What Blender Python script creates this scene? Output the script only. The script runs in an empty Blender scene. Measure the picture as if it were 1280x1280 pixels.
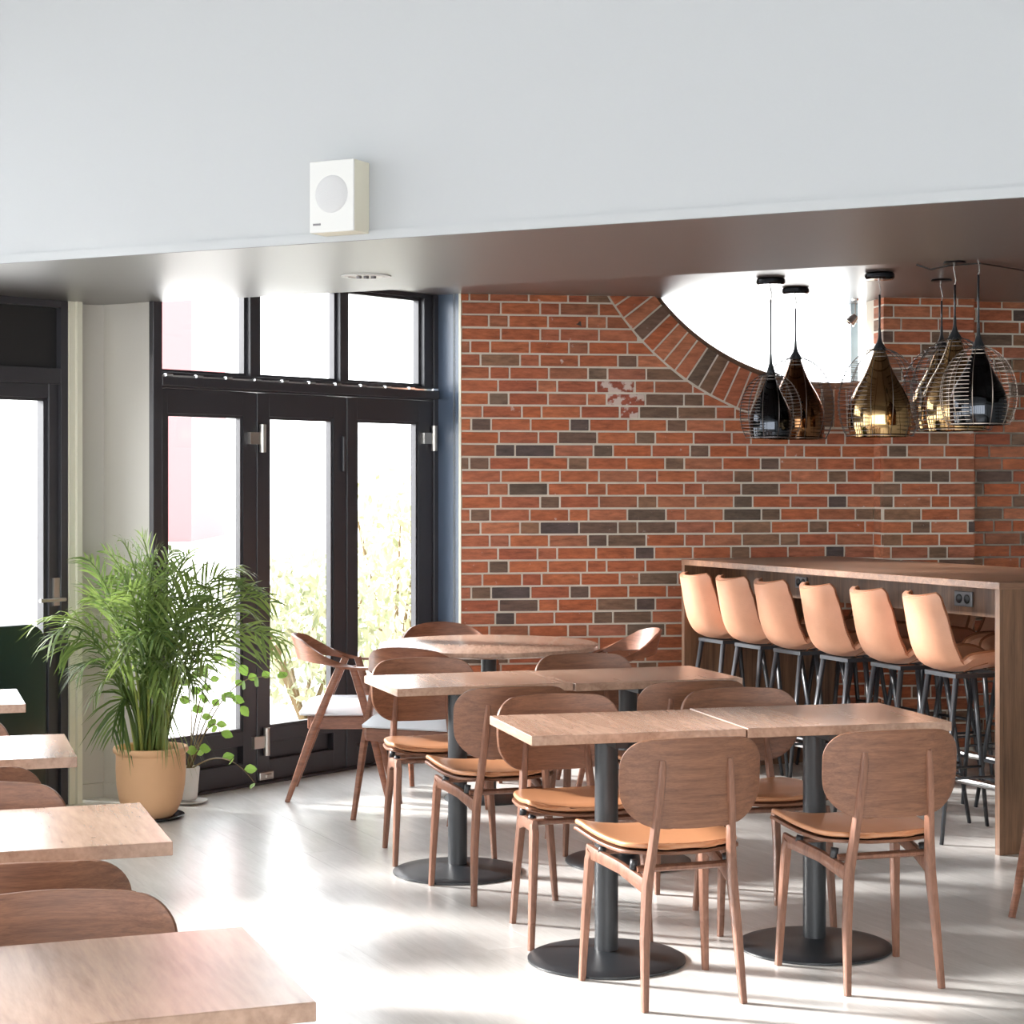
import bpy, bmesh, math, random
from mathutils import Vector, Matrix, Euler
random.seed(7)
sc = bpy.context.scene
C = sc.collection

# ------------------------------------------------------------------ camera, world, sun, exposure
H, F = 1.53, 2400.0                      # eye height, focal length in pixels of the 1280 frame
cam_d = bpy.data.cameras.new('camera'); cam = bpy.data.objects.new('camera', cam_d); C.objects.link(cam)
cam.location = (0, 0, H); cam.rotation_euler = (math.pi / 2, 0, 0)
cam_d.sensor_fit = 'HORIZONTAL'; cam_d.sensor_width = 36; cam_d.lens = 36 * F / 1280
cam_d.shift_y = -40 / 1280; cam_d.clip_end = 200; cam_d.clip_start = 0.05
sc.camera = cam

w = bpy.data.worlds.new('world'); sc.world = w; w.use_nodes = True
bg = w.node_tree.nodes['Background']
bg.inputs[0].default_value = (0.93, 0.97, 1.0, 1); bg.inputs[1].default_value = 1.0

SUN_TRAVEL = Vector((0.92, -0.345, -0.39)).normalized()
sd = bpy.data.lights.new('sun', 'SUN'); sun = bpy.data.objects.new('sun', sd); C.objects.link(sun)
sd.energy = 2.0; sd.angle = math.radians(6.0); sd.color = (1.0, 0.97, 0.94)
sun.rotation_euler = SUN_TRAVEL.to_track_quat('-Z', 'Y').to_euler(); sun.location = (-12, 8, 9)

sc.view_settings.view_transform = 'Standard'; sc.view_settings.look = 'None'
sc.view_settings.gamma = 1.0; sc.view_settings.use_curve_mapping = False
sc.view_settings.exposure = 3.05
sc.cycles.max_bounces = 8; sc.cycles.diffuse_bounces = 4; sc.cycles.glossy_bounces = 4
sc.cycles.transparent_max_bounces = 12; sc.cycles.sample_clamp_indirect = 8

# ------------------------------------------------------------------ measuring helpers
def P(u, v, z=0.0):
    Y = (H - z) * F / (v - 600.0)
    return Vector(((u - 640) / F * Y, Y, z))
class Line:
    def __init__(s, p, d, n):
        s.p = Vector(p); s.d = Vector(d).normalized(); s.n = Vector(n).normalized()
    def s_at(s, u, n=0.0):
        k = (u - 640) / F; p = s.p + s.n * n
        return (k * p.y - p.x) / (s.d.x - k * s.d.y)
    def pt(s, a, z=0.0, n=0.0):
        q = s.p + s.d * a + s.n * n
        return Vector((q.x, q.y, z))
    def z_at(s, u, v, n=0.0):
        q = s.pt(s.s_at(u, n), 0, n)
        return H - (v - 600) / F * q.y
    def mat(s, a=0.0, z=0.0, n=0.0):     # local x along the wall, y out of it, z up
        q = s.pt(a, z, n)
        return Matrix(((s.d.x, s.n.x, 0, q.x), (s.d.y, s.n.y, 0, q.y), (0, 0, 1, z), (0, 0, 0, 1)))

# ------------------------------------------------------------------ mesh helpers
class MB:
    def __init__(s): s.v = []; s.f = []; s.sm = []
    def add(s, vs, fs, smooth=False):
        o = len(s.v); s.v += [tuple(x) for x in vs]
        s.f += [tuple(i + o for i in f) for f in fs]; s.sm += [smooth] * len(fs); return s
    def box(s, x0, x1, y0, y1, z0, z1, M=None):
        vs = [Vector((x, y, z)) for z in (z0, z1) for y in (y0, y1) for x in (x0, x1)]
        if M is not None: vs = [M @ q for q in vs]
        return s.add(vs, [(0, 2, 3, 1), (4, 5, 7, 6), (0, 1, 5, 4), (2, 6, 7, 3), (0, 4, 6, 2), (1, 3, 7, 5)])
    def prism(s, pts, z0, z1, M=None):
        n = len(pts)
        vs = [Vector((p[0], p[1], z0)) for p in pts] + [Vector((p[0], p[1], z1)) for p in pts]
        if M is not None: vs = [M @ q for q in vs]
        return s.add(vs, [tuple(range(n))[::-1], tuple(range(n, 2 * n))] + [(i, (i + 1) % n, n + (i + 1) % n, n + i) for i in range(n)])
    def tube(s, pts, rads, seg=8, sq=None, cap=True, up=None):
        # loft along pts; rads: float or (ra, rb) per point; sq>2 gives rounder-cornered squares
        pts = [Vector(p) for p in pts]; n = len(pts)
        if not isinstance(rads, (list,)): rads = [rads] * n
        vs = []; t0 = (pts[1] - pts[0]).normalized()
        ref = Vector(up) if up is not None else (Vector((0, 0, 1)) if abs(t0.z) < .9 else Vector((0, 1, 0)))
        for i in range(n):
            t = (pts[min(i + 1, n - 1)] - pts[max(i - 1, 0)]).normalized()
            a = t.cross(ref)
            a = a.normalized() if a.length > 1e-6 else Vector((1, 0, 0))
            b = a.cross(t).normalized()
            if up is None: ref = b
            ra, rb = rads[i] if isinstance(rads[i], tuple) else (rads[i], rads[i])
            for k in range(seg):
                th = 2 * math.pi * (k + .5) / seg; c, q = math.cos(th), math.sin(th)
                m = 1.0
                if sq: m = (abs(c) ** sq + abs(q) ** sq) ** (-1 / sq)
                vs.append(pts[i] + a * c * ra * m + b * q * rb * m)
        fs = [(i * seg + k, i * seg + (k + 1) % seg, (i + 1) * seg + (k + 1) % seg, (i + 1) * seg + k) for i in range(n - 1) for k in range(seg)]
        s.add(vs, fs, True)
        if cap:
            o = len(s.v) - len(vs)
            s.f.append(tuple(o + k for k in range(seg))[::-1]); s.sm.append(False)
            s.f.append(tuple(o + (n - 1) * seg + k for k in range(seg))); s.sm.append(False)
        return s
    def lathe(s, prof, seg=32, c=(0, 0, 0), M=None, closed=False):
        vs = []; n = len(prof)
        for r, z in prof:
            for k in range(seg):
                th = 2 * math.pi * k / seg
                q = Vector((c[0] + r * math.cos(th), c[1] + r * math.sin(th), c[2] + z))
                vs.append(M @ q if M is not None else q)
        rng = range(n if closed else n - 1)
        fs = [(i * seg + k, i * seg + (k + 1) % seg, ((i + 1) % n) * seg + (k + 1) % seg, ((i + 1) % n) * seg + k) for i in rng for k in range(seg)]
        return s.add(vs, fs, True)
    def sheet(s, grid, th, nrm=None, smooth=True):
        # grid[i][j] -> point; thickened sheet
        nu, nv = len(grid), len(grid[0])
        N = []
        for i in range(nu):
            row = []
            for j in range(nv):
                a = grid[min(i + 1, nu - 1)][j] - grid[max(i - 1, 0)][j]
                b = grid[i][min(j + 1, nv - 1)] - grid[i][max(j - 1, 0)]
                q = a.cross(b); row.append(q.normalized() if q.length > 1e-12 else None)
            N.append(row)
        for i in range(nu):
            for j in range(nv):
                if N[i][j] is None:
                    ii = 1 if i == 0 else nu - 2
                    N[i][j] = N[ii][min(max(j, 1), nv - 2)] or Vector((0, 0, 1))
        top = [grid[i][j] for i in range(nu) for j in range(nv)]
        bot = [grid[i][j] - N[i][j] * th for i in range(nu) for j in range(nv)]
        m = nu * nv; fs = []
        for i in range(nu - 1):
            for j in range(nv - 1):
                q = (i * nv + j, (i + 1) * nv + j, (i + 1) * nv + j + 1, i * nv + j + 1)
                fs.append(q); fs.append(tuple(x + m for x in q[::-1]))
        ring = [i * nv for i in range(nu)] + [(nu - 1) * nv + j for j in range(1, nv)] + [i * nv + nv - 1 for i in range(nu - 2, -1, -1)] + [j for j in range(nv - 2, 0, -1)]
        for a, b in zip(ring, ring[1:] + ring[:1]): fs.append((a, a + m, b + m, b))
        return s.add(top + bot, fs, smooth)
    def mesh(s, name, bevel=0.0, seg=1, sharp=True):
        me = bpy.data.meshes.new(name); me.from_pydata(s.v, [], s.f)
        for p, q in zip(me.polygons, s.sm): p.use_smooth = q
        bm = bmesh.new(); bm.from_mesh(me)
        bmesh.ops.remove_doubles(bm, verts=bm.verts, dist=1e-5)
        bmesh.ops.recalc_face_normals(bm, faces=bm.faces)
        if bevel:
            es = [e for e in bm.edges if len(e.link_faces) == 2 and e.calc_face_angle(0) > math.radians(40)]
            bmesh.ops.bevel(bm, geom=es, offset=bevel, segments=seg, affect='EDGES', profile=.5)
        if sharp:
            for e in bm.edges:
                if len(e.link_faces) == 2 and e.calc_face_angle(0) > math.radians(38): e.smooth = False
        bm.to_mesh(me); bm.free(); me.update()
        return me
    def build(s, name, mat, parent=None, bevel=0.0, seg=1):
        o = bpy.data.objects.new(name, s.mesh(name, bevel, seg)); C.objects.link(o)
        if mat: o.data.materials.append(mat)
        if parent: o.parent = parent
        return o

def tag(o, label=None, cat=None, group=None, kind=None):
    if label: o['label'] = label
    if cat: o['category'] = cat
    if group: o['group'] = group
    if kind: o['kind'] = kind
    return o
def thing(name, label, cat, loc=(0, 0, 0), rz=0.0, group=None):
    o = bpy.data.objects.new(name, None); C.objects.link(o); o.empty_display_size = .05
    o.location = loc; o.rotation_euler = (0, 0, rz); return tag(o, label, cat, group)
def copy_tree(o, parent=None):
    c = o.copy(); C.objects.link(c); c.parent = parent
    for ch in list(o.children): copy_tree(ch, c)
    return c
def struct(name, mb, mat, parent=None, bevel=0.0):
    o = mb.build(name, mat, parent, bevel)
    if parent is None: o['kind'] = 'structure'
    return o
def holder(name, kind='structure', loc=(0, 0, 0)):
    o = bpy.data.objects.new(name, None); C.objects.link(o); o['kind'] = kind; o.location = loc; o.empty_display_size = .05; return o

# ------------------------------------------------------------------ materials
def srgb(r, g, b):
    f = lambda c: (c / 255 / 12.92) if c / 255 <= .04045 else ((c / 255 + .055) / 1.055) ** 2.4
    return (f(r), f(g), f(b), 1)
def new_mat(name):
    m = bpy.data.materials.new(name); m.use_nodes = True
    return m, m.node_tree.nodes, m.node_tree.links, m.node_tree.nodes['Principled BSDF']
def plain(name, col, rough=.5, metal=0.0, spec=.5, bump=0.0, bscale=80, var=0.0, coat=0.0, coatr=.2):
    m, N, L, B = new_mat(name)
    B.inputs['Base Color'].default_value = col; B.inputs['Roughness'].default_value = rough
    B.inputs['Metallic'].default_value = metal; B.inputs['Specular IOR Level'].default_value = spec
    B.inputs['Coat Weight'].default_value = coat; B.inputs['Coat Roughness'].default_value = coatr
    tc = N.new('ShaderNodeTexCoord'); no = N.new('ShaderNodeTexNoise'); no.inputs['Scale'].default_value = bscale
    L.new(tc.outputs['Object'], no.inputs['Vector'])
    if bump:
        b = N.new('ShaderNodeBump'); b.inputs['Strength'].default_value = bump; b.inputs['Distance'].default_value = .003
        L.new(no.outputs['Fac'], b.inputs['Height']); L.new(b.outputs['Normal'], B.inputs['Normal'])
    if var:
        no2 = N.new('ShaderNodeTexNoise'); no2.inputs['Scale'].default_value = bscale * .08 + 1.5; L.new(tc.outputs['Object'], no2.inputs['Vector'])
        mx = N.new('ShaderNodeMix'); mx.data_type = 'RGBA'
        mx.inputs['A'].default_value = tuple(c * (1 - var) for c in col[:3]) + (1,); mx.inputs['B'].default_value = tuple(min(1, c * (1 + var)) for c in col[:3]) + (1,)
        L.new(no2.outputs['Fac'], mx.inputs['Factor']); L.new(mx.outputs['Result'], B.inputs['Base Color'])
    return m
def wood(name, c1, c2, stretch=(1, 14, 14), scale=3.0, rough=.4, bump=.15, obj_var=.12, coat=0.0):
    m, N, L, B = new_mat(name)
    tc = N.new('ShaderNodeTexCoord'); mp = N.new('ShaderNodeMapping'); mp.inputs['Scale'].default_value = stretch
    oi = N.new('ShaderNodeObjectInfo'); ad = N.new('ShaderNodeVectorMath'); ad.operation = 'ADD'
    sc_ = N.new('ShaderNodeVectorMath'); sc_.operation = 'SCALE'; sc_.inputs['Scale'].default_value = 37
    cmb = N.new('ShaderNodeCombineXYZ'); L.new(oi.outputs['Random'], cmb.inputs[0]); L.new(oi.outputs['Random'], cmb.inputs[1]); L.new(oi.outputs['Random'], cmb.inputs[2])
    L.new(cmb.outputs[0], sc_.inputs[0]); L.new(tc.outputs['Object'], ad.inputs[0]); L.new(sc_.outputs[0], ad.inputs[1]); L.new(ad.outputs[0], mp.inputs[0])
    n1 = N.new('ShaderNodeTexNoise'); n1.inputs['Scale'].default_value = scale; n1.inputs['Detail'].default_value = 6; n1.inputs['Roughness'].default_value = .65; n1.inputs['Distortion'].default_value = .6
    n2 = N.new('ShaderNodeTexNoise'); n2.inputs['Scale'].default_value = scale * 7; n2.inputs['Detail'].default_value = 3
    L.new(mp.outputs[0], n1.inputs['Vector']); L.new(mp.outputs[0], n2.inputs['Vector'])
    mt = N.new('ShaderNodeMath'); mt.operation = 'MULTIPLY_ADD'; mt.inputs[1].default_value = .45; L.new(n2.outputs['Fac'], mt.inputs[0]); L.new(n1.outputs['Fac'], mt.inputs[2])
    cr = N.new('ShaderNodeValToRGB'); cr.color_ramp.elements[0].position = .48; cr.color_ramp.elements[1].position = .9
    cr.color_ramp.elements[0].color = c1; cr.color_ramp.elements[1].color = c2; L.new(mt.outputs[0], cr.inputs[0])
    hv = N.new('ShaderNodeHueSaturation'); mr = N.new('ShaderNodeMapRange'); mr.inputs['To Min'].default_value = 1 - obj_var; mr.inputs['To Max'].default_value = 1 + obj_var
    L.new(oi.outputs['Random'], mr.inputs[0]); L.new(mr.outputs[0], hv.inputs['Value']); L.new(cr.outputs[0], hv.inputs['Color']); L.new(hv.outputs[0], B.inputs['Base Color'])
    bp = N.new('ShaderNodeBump'); bp.inputs['Strength'].default_value = bump; bp.inputs['Distance'].default_value = .002
    L.new(n2.outputs['Fac'], bp.inputs['Height']); L.new(bp.outputs[0], B.inputs['Normal'])
    B.inputs['Roughness'].default_value = rough; B.inputs['Coat Weight'].default_value = coat; B.inputs['Coat Roughness'].default_value = .25
    return m
def brick_mat(name, ramp, white=0.0):
    m, N, L, B = new_mat(name)
    oi = N.new('ShaderNodeObjectInfo'); ge = N.new('ShaderNodeNewGeometry'); ad = N.new('ShaderNodeMath'); ad.operation = 'ADD'
    L.new(oi.outputs['Random'], ad.inputs[0]); L.new(ge.outputs['Random Per Island'], ad.inputs[1])
    fr = N.new('ShaderNodeMath'); fr.operation = 'FRACT'; L.new(ad.outputs[0], fr.inputs[0])
    cr = N.new('ShaderNodeValToRGB'); e = cr.color_ramp.elements
    e[0].position = 0; e[0].color = ramp[0]; e[1].position = 1; e[1].color = ramp[-1]
    for i, c in enumerate(ramp[1:-1]): q = e.new((i + 1) / (len(ramp) - 1)); q.color = c
    L.new(fr.outputs[0], cr.inputs[0])
    tc = N.new('ShaderNodeTexCoord')
    cmb = N.new('ShaderNodeCombineXYZ'); [L.new(fr.outputs[0], cmb.inputs[i]) for i in range(3)]
    s = N.new('ShaderNodeVectorMath'); s.operation = 'SCALE'; s.inputs['Scale'].default_value = 31; L.new(cmb.outputs[0], s.inputs[0])
    a2 = N.new('ShaderNodeVectorMath'); a2.operation = 'ADD'; L.new(tc.outputs['Object'], a2.inputs[0]); L.new(s.outputs[0], a2.inputs[1])
    mp = N.new('ShaderNodeMapping'); mp.inputs['Scale'].default_value = (7, 20, 28); L.new(a2.outputs[0], mp.inputs[0])
    no = N.new('ShaderNodeTexNoise'); no.inputs['Scale'].default_value = 1.6; no.inputs['Detail'].default_value = 8; no.inputs['Roughness'].default_value = .7; L.new(mp.outputs[0], no.inputs['Vector'])
    mr = N.new('ShaderNodeMapRange'); mr.inputs['From Min'].default_value = .3; mr.inputs['From Max'].default_value = .75; mr.inputs['To Min'].default_value = .5; mr.inputs['To Max'].default_value = 1.38
    L.new(no.outputs['Fac'], mr.inputs[0])
    hv = N.new('ShaderNodeHueSaturation'); L.new(mr.outputs[0], hv.inputs['Value']); L.new(cr.outputs[0], hv.inputs['Color'])
    out = hv.outputs[0]
    n3 = N.new('ShaderNodeTexNoise'); n3.inputs['Scale'].default_value = 22; n3.inputs['Detail'].default_value = 6; L.new(a2.outputs[0], n3.inputs['Vector'])
    mr2 = N.new('ShaderNodeMapRange'); lo = .70 if not white else .47
    mr2.inputs['From Min'].default_value = lo; mr2.inputs['From Max'].default_value = lo + .08; L.new(n3.outputs['Fac'], mr2.inputs[0])
    mx = N.new('ShaderNodeMix'); mx.data_type = 'RGBA'; mx.inputs['B'].default_value = srgb(205, 185, 175)
    L.new(mr2.outputs[0], mx.inputs['Factor']); L.new(out, mx.inputs['A']); L.new(mx.outputs['Result'], B.inputs['Base Color'])
    bp = N.new('ShaderNodeBump'); bp.inputs['Strength'].default_value = .5; bp.inputs['Distance'].default_value = .004
    L.new(no.outputs['Fac'], bp.inputs['Height']); L.new(bp.outputs[0], B.inputs['Normal'])
    B.inputs['Roughness'].default_value = .8
    return m
def glass_mat(name, tint=(1, 1, 1, 1), base=.04):
    m, N, L, B = new_mat(name); N.remove(B)
    out = N['Material Output']; tr = N.new('ShaderNodeBsdfTransparent'); tr.inputs[0].default_value = tint
    gl = N.new('ShaderNodeBsdfGlossy'); gl.inputs['Roughness'].default_value = .02; lw = N.new('ShaderNodeLayerWeight'); lw.inputs[0].default_value = .5
    pw = N.new('ShaderNodeMath'); pw.operation = 'POWER'; pw.inputs[1].default_value = 4.0; L.new(lw.outputs['Facing'], pw.inputs[0])
    fr = N.new('ShaderNodeMath'); fr.operation = 'MULTIPLY_ADD'; fr.inputs[1].default_value = .8; fr.inputs[2].default_value = .025; L.new(pw.outputs[0], fr.inputs[0])
    mx = N.new('ShaderNodeMixShader'); L.new(fr.outputs[0], mx.inputs[0]); L.new(tr.outputs[0], mx.inputs[1]); L.new(gl.outputs[0], mx.inputs[2]); L.new(mx.outputs[0], out.inputs[0])
    return m
def leaf_mat(name, c1, c2, trans=.45):
    m, N, L, B = new_mat(name)
    ge = N.new('ShaderNodeNewGeometry'); oi = N.new('ShaderNodeObjectInfo'); ad = N.new('ShaderNodeMath'); ad.operation = 'ADD'
    L.new(ge.outputs['Random Per Island'], ad.inputs[0]); L.new(oi.outputs['Random'], ad.inputs[1]); ml = N.new('ShaderNodeMath'); ml.operation = 'MULTIPLY'; ml.inputs[1].default_value = .5
    L.new(ad.outputs[0], ml.inputs[0])
    mx = N.new('ShaderNodeMix'); mx.data_type = 'RGBA'; mx.inputs['A'].default_value = c1; mx.inputs['B'].default_value = c2; L.new(ml.outputs[0], mx.inputs['Factor'])
    L.new(mx.outputs['Result'], B.inputs['Base Color']); B.inputs['Roughness'].default_value = .38
    tl = N.new('ShaderNodeBsdfTranslucent'); L.new(mx.outputs['Result'], tl.inputs[0])
    ms = N.new('ShaderNodeMixShader'); ms.inputs[0].default_value = trans
    L.new(B.outputs[0], ms.inputs[1]); L.new(tl.outputs[0], ms.inputs[2]); L.new(ms.outputs[0], N['Material Output'].inputs[0])
    return m

M = {}
M['plaster'] = plain('white_plaster', srgb(168, 171, 174), .75, bump=.05, bscale=120)
M['soffit'] = plain('dark_satin_soffit', srgb(70, 66, 66), .45, spec=1.0, bump=.04, bscale=6, coat=1.0, coatr=.42)
M['ceiling'] = plain('dark_satin_ceiling', srgb(82, 74, 74), .40, spec=.8, bump=.04, bscale=5, coat=.8, coatr=.35)
M['greywall'] = plain('warm_grey_wall', srgb(186, 182, 175), .7, bump=.04, bscale=60)
M['cream'] = plain('cream_trim', srgb(212, 209, 192), .55)
M['hall'] = plain('hall_grey', srgb(196, 196, 194), .8)
M['frame'] = plain('anthracite_frame', srgb(50, 49, 54), .38, spec=.6, bump=.03, bscale=200)
M['jamb'] = plain('blue_black_jamb', srgb(78, 92, 112), .3, spec=.8)
M['black_panel'] = plain('black_panel', srgb(30, 30, 31), .5)
M['steel'] = plain('brushed_steel', srgb(190, 186, 180), .35, metal=1)
M['chrome'] = plain('chrome', srgb(225, 225, 225), .12, metal=1)
M['blackmetal'] = plain('black_powder_metal', srgb(35, 38, 42), .38, spec=.6, bump=.08, bscale=300)
M['stoolmetal'] = plain('stool_black_metal', srgb(40, 44, 50), .35, spec=.7)
M['mortar'] = plain('mortar', srgb(212, 204, 190), .9, bump=.6, bscale=150, var=.12)
M['brick'] = brick_mat('red_brick', [srgb(174, 96, 62), srgb(186, 108, 70), srgb(162, 88, 62), srgb(190, 118, 84), srgb(152, 96, 70), srgb(180, 98, 60), srgb(168, 104, 80)])
M['brickd'] = brick_mat('dark_brick', [srgb(96, 80, 68), srgb(132, 98, 76), srgb(84, 72, 70), srgb(148, 106, 78), srgb(112, 94, 80)])
M['brickw'] = brick_mat('chipped_brick', [srgb(168, 88, 66), srgb(150, 80, 60)], white=1)
M['table'] = wood('table_walnut', srgb(142, 112, 94), srgb(184, 152, 132), (9, 1, 9), 1.3, .26, .0, .05, coat=.5)
M['tedge'] = wood('table_edge', srgb(122, 88, 66), srgb(160, 124, 98), (1, 1, 30), 2.0, .5, .08, .06)
M['chairw'] = wood('chair_walnut', srgb(92, 58, 42), srgb(132, 90, 66), (3, 34, 60), 1.5, .42, .12, .08)
M['legw'] = wood('leg_walnut', srgb(100, 66, 50), srgb(140, 98, 78), (20, 20, 2), 2.0, .42, .1, .08)
M['armw'] = wood('armchair_walnut', srgb(104, 62, 44), srgb(146, 96, 72), (3, 3, 24), 1.5, .38, .1, .06)
M['bar'] = wood('bar_oak', srgb(84, 58, 42), srgb(132, 96, 70), (26, 26, 1.2), 1.4, .42, .1, .04)
M['bartop'] = wood('bar_top_oak', srgb(92, 64, 48), srgb(138, 102, 78), (16, 1, 16), 1.6, .3, .08, .04)
M['leather'] = plain('tan_leather', srgb(186, 130, 92), .36, bump=.15, bscale=220, var=.06, coat=.35, coatr=.3)
M['stoolleather'] = plain('stool_tan_leather', srgb(204, 150, 120), .42, bump=.3, bscale=160, var=.10)
M['stitch'] = plain('stitching', srgb(150, 96, 64), .7)
M['cushion'] = plain('pale_cushion', srgb(214, 218, 224), .7, bump=.2, bscale=250)
M['glass'] = glass_mat('window_glass')
M['terracotta'] = plain('pale_terracotta', srgb(214, 168, 126), .75, bump=.2, bscale=40, var=.10)
M['whitepot'] = plain('white_pot', srgb(212, 208, 202), .5)
M['soil'] = plain('soil', srgb(66, 50, 38), .95, bump=1, bscale=60)
M['saucerb'] = plain('black_saucer', srgb(24, 24, 28), .25)
M['palm'] = leaf_mat('palm_leaf', srgb(60, 88, 44), srgb(140, 158, 84), .38)
M['palmstem'] = plain('palm_stem', srgb(138, 146, 70), .5, var=.3)
M['lime'] = leaf_mat('lime_leaf', srgb(104, 146, 56), srgb(158, 190, 92), .45)
M['stemd'] = plain('thin_stem', srgb(112, 92, 60), .6)
M['shrub'] = leaf_mat('garden_leaf', srgb(134, 146, 112), srgb(190, 180, 150), .3)
M['gold'] = plain('mirrored_gold', srgb(180, 148, 104), .08, metal=1)
M['bronze'] = plain('mirrored_bronze', srgb(120, 84, 56), .07, metal=1)
M['blackglass'] = plain('mirrored_black', srgb(58, 60, 64), .06, metal=1)
M['wire'] = plain('cage_wire', srgb(150, 138, 128), .35, metal=1)
M['wired'] = plain('cage_wire_dark', srgb(88, 82, 80), .35, metal=1)
M['speaker'] = plain('speaker_white', srgb(196, 197, 196), .5)
M['grille'] = plain('speaker_grille', srgb(184, 185, 187), .8, bump=.5, bscale=600)
M['green'] = plain('dark_green_leather', srgb(22, 40, 38), .38, bump=.15, bscale=40)
M['facade'] = plain('pink_render', srgb(172, 100, 101), .9)
M['facadew'] = plain('pale_render', srgb(228, 226, 220), .9)
M['paving'] = plain('exterior_paving', srgb(200, 198, 194), .9, var=.05)
M['socket'] = plain('socket_black', srgb(18, 18, 20), .4)
M['plate'] = plain('outlet_grey', srgb(112, 110, 112), .4, metal=.6)
M['bulb'] = plain('downlight_inside', srgb(226, 226, 222), .3)
def floor_mat():
    m = wood('pale_oak_plank', srgb(206, 204, 200), srgb(226, 224, 221), (1, 9, 9), 2.2, .34, .06, .03, coat=.6)
    return m
M['plank'] = floor_mat()
M['hallfloor'] = wood('dark_hall_floor', srgb(92, 84, 76), srgb(120, 110, 100), (1, 9, 9), 2.2, .5)  # dark tone chosen to weaken bounce onto the beam
M['joint'] = plain('plank_joint', srgb(176, 173, 168), .9)

# ------------------------------------------------------------------ room lines
p1 = P(243.8, 993.8); p2 = P(471.3, 955.5)
dd = (p2 - p1).normalized(); DN = Vector((dd.y, -dd.x, 0))
D = Line((p1.x, p1.y, 0), dd, DN)
SOF = 2.373; CEI = 2.56
q545 = D.pt(D.s_at(545))
# corner of the brick wall at u = 575, straight out from the door plane
k575 = (575 - 640) / F
t = (k575 * q545.y - q545.x) / (DN.x - k575 * DN.y)
corner = q545 + DN * t
BR = Line((corner.x, corner.y, 0), (.988, .156, 0), (.156, -.988, 0))
def SP(u, v): return Vector(((u - 640) / F * (SOF - H) * F / (600 - v), (SOF - H) * F / (600 - v)))
f0, f1 = SP(0, 330), SP(1280, 247); fd = (f1 - f0).normalized()
b0, b1 = SP(190, 378), SP(1223, 324); bd = (b1 - b0).normalized()
BEAM = Line((f0.x, f0.y, 0), (fd.x, fd.y, 0), (fd.y, -fd.x, 0))
g0 = SP(97, 380); g1 = SP(130, 382); g2 = SP(188, 378)
wl = P(82, 1005); WD = Line((wl.x, wl.y, 0), -dd, DN)      # facade running on towards the hall; s grows towards the camera side
RIGHT, BACK, HALLZ = 5.2, -8.0, 4.2

# ---- floor: pale oak planks laid along the bar direction
bfar = P(0, 0, 0) if False else None
bn = Vector((1.983, 7.813, 0)); ldir = Vector((-.428, .904, 0)).normalized(); pdir = Vector((ldir.y, -ldir.x, 0))
fl = struct('floor', MB().prism([(-17, BACK), (RIGHT, BACK), (RIGHT, 12.5), (-.2, 12.5), (-3.6, 8.3), (-17, -8)][::1], -.06, -.004), M['joint'])
def in_room(x, y):
    q = Vector((x, y, 0)) - D.p
    return q.dot(DN) > -.02 and y < 11.2 and x < 4.0
PW = .19
cnt = 0; rest = MB(); rowi = 0
a = -5.0
plank_cache = {}
planks = []
while a < 5.0:
    rnd = random.Random(rowi); b = -6.4 + rnd.random() * 1.8
    while b < 6.5:
        Ln = 1.8
        cpos = bn + pdir * (a + PW / 2) + ldir * (b + Ln / 2)
        planks.append((cpos, Ln)); b += Ln
    a += PW; rowi += 1
pm = MB().box(-.9 + .0004, .9 - .0004, -PW / 2 + .0004, PW / 2 - .0004, -.012, 0).mesh('plank')
pm.materials.append(M['plank'])
ang = math.atan2(ldir.y, ldir.x)
vis = []
for cpos, Ln in planks:
    pts = [cpos + ldir * (i * .45) for i in (-2, -1, 0, 1, 2)]
    seen = any(q.y > 4.9 and abs(q.x / q.y) < .30 and in_room(q.x, q.y) and q.y < 10.8 for q in pts)
    room = in_room(cpos.x, cpos.y) or any(in_room(q.x, q.y) for q in pts)
    if seen: vis.append(cpos)
    elif room and cpos.y > 2.6:
        m4 = Matrix.Translation(cpos) @ Matrix.Rotation(ang, 4, 'Z')
        rest.box(-.899, .899, -PW / 2 + .0012, PW / 2 - .0012, -.012, 0, m4)
vis.sort(key=lambda q: q.length)
for i, cpos in enumerate(vis):
    if i < 300:
        o = bpy.data.objects.new('plank', pm); C.objects.link(o); o.parent = fl; o.location = cpos; o.rotation_euler = (0, 0, ang)
    else:
        m4 = Matrix.Translation(cpos) @ Matrix.Rotation(ang, 4, 'Z')
        rest.box(-.899, .899, -PW / 2 + .0012, PW / 2 - .0012, -.012, 0, m4)
ro = rest.build('further_planks', M['plank'], fl); ro['kind'] = 'stuff'
# unseen hall floor towards and behind the camera, darkened to cut bounce light
struct('floor_hall', MB().prism([(-17, BACK), (RIGHT, BACK), (RIGHT, 3.4), (-8, 3.4)], -.02, -.0125), M['hallfloor'])

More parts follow.
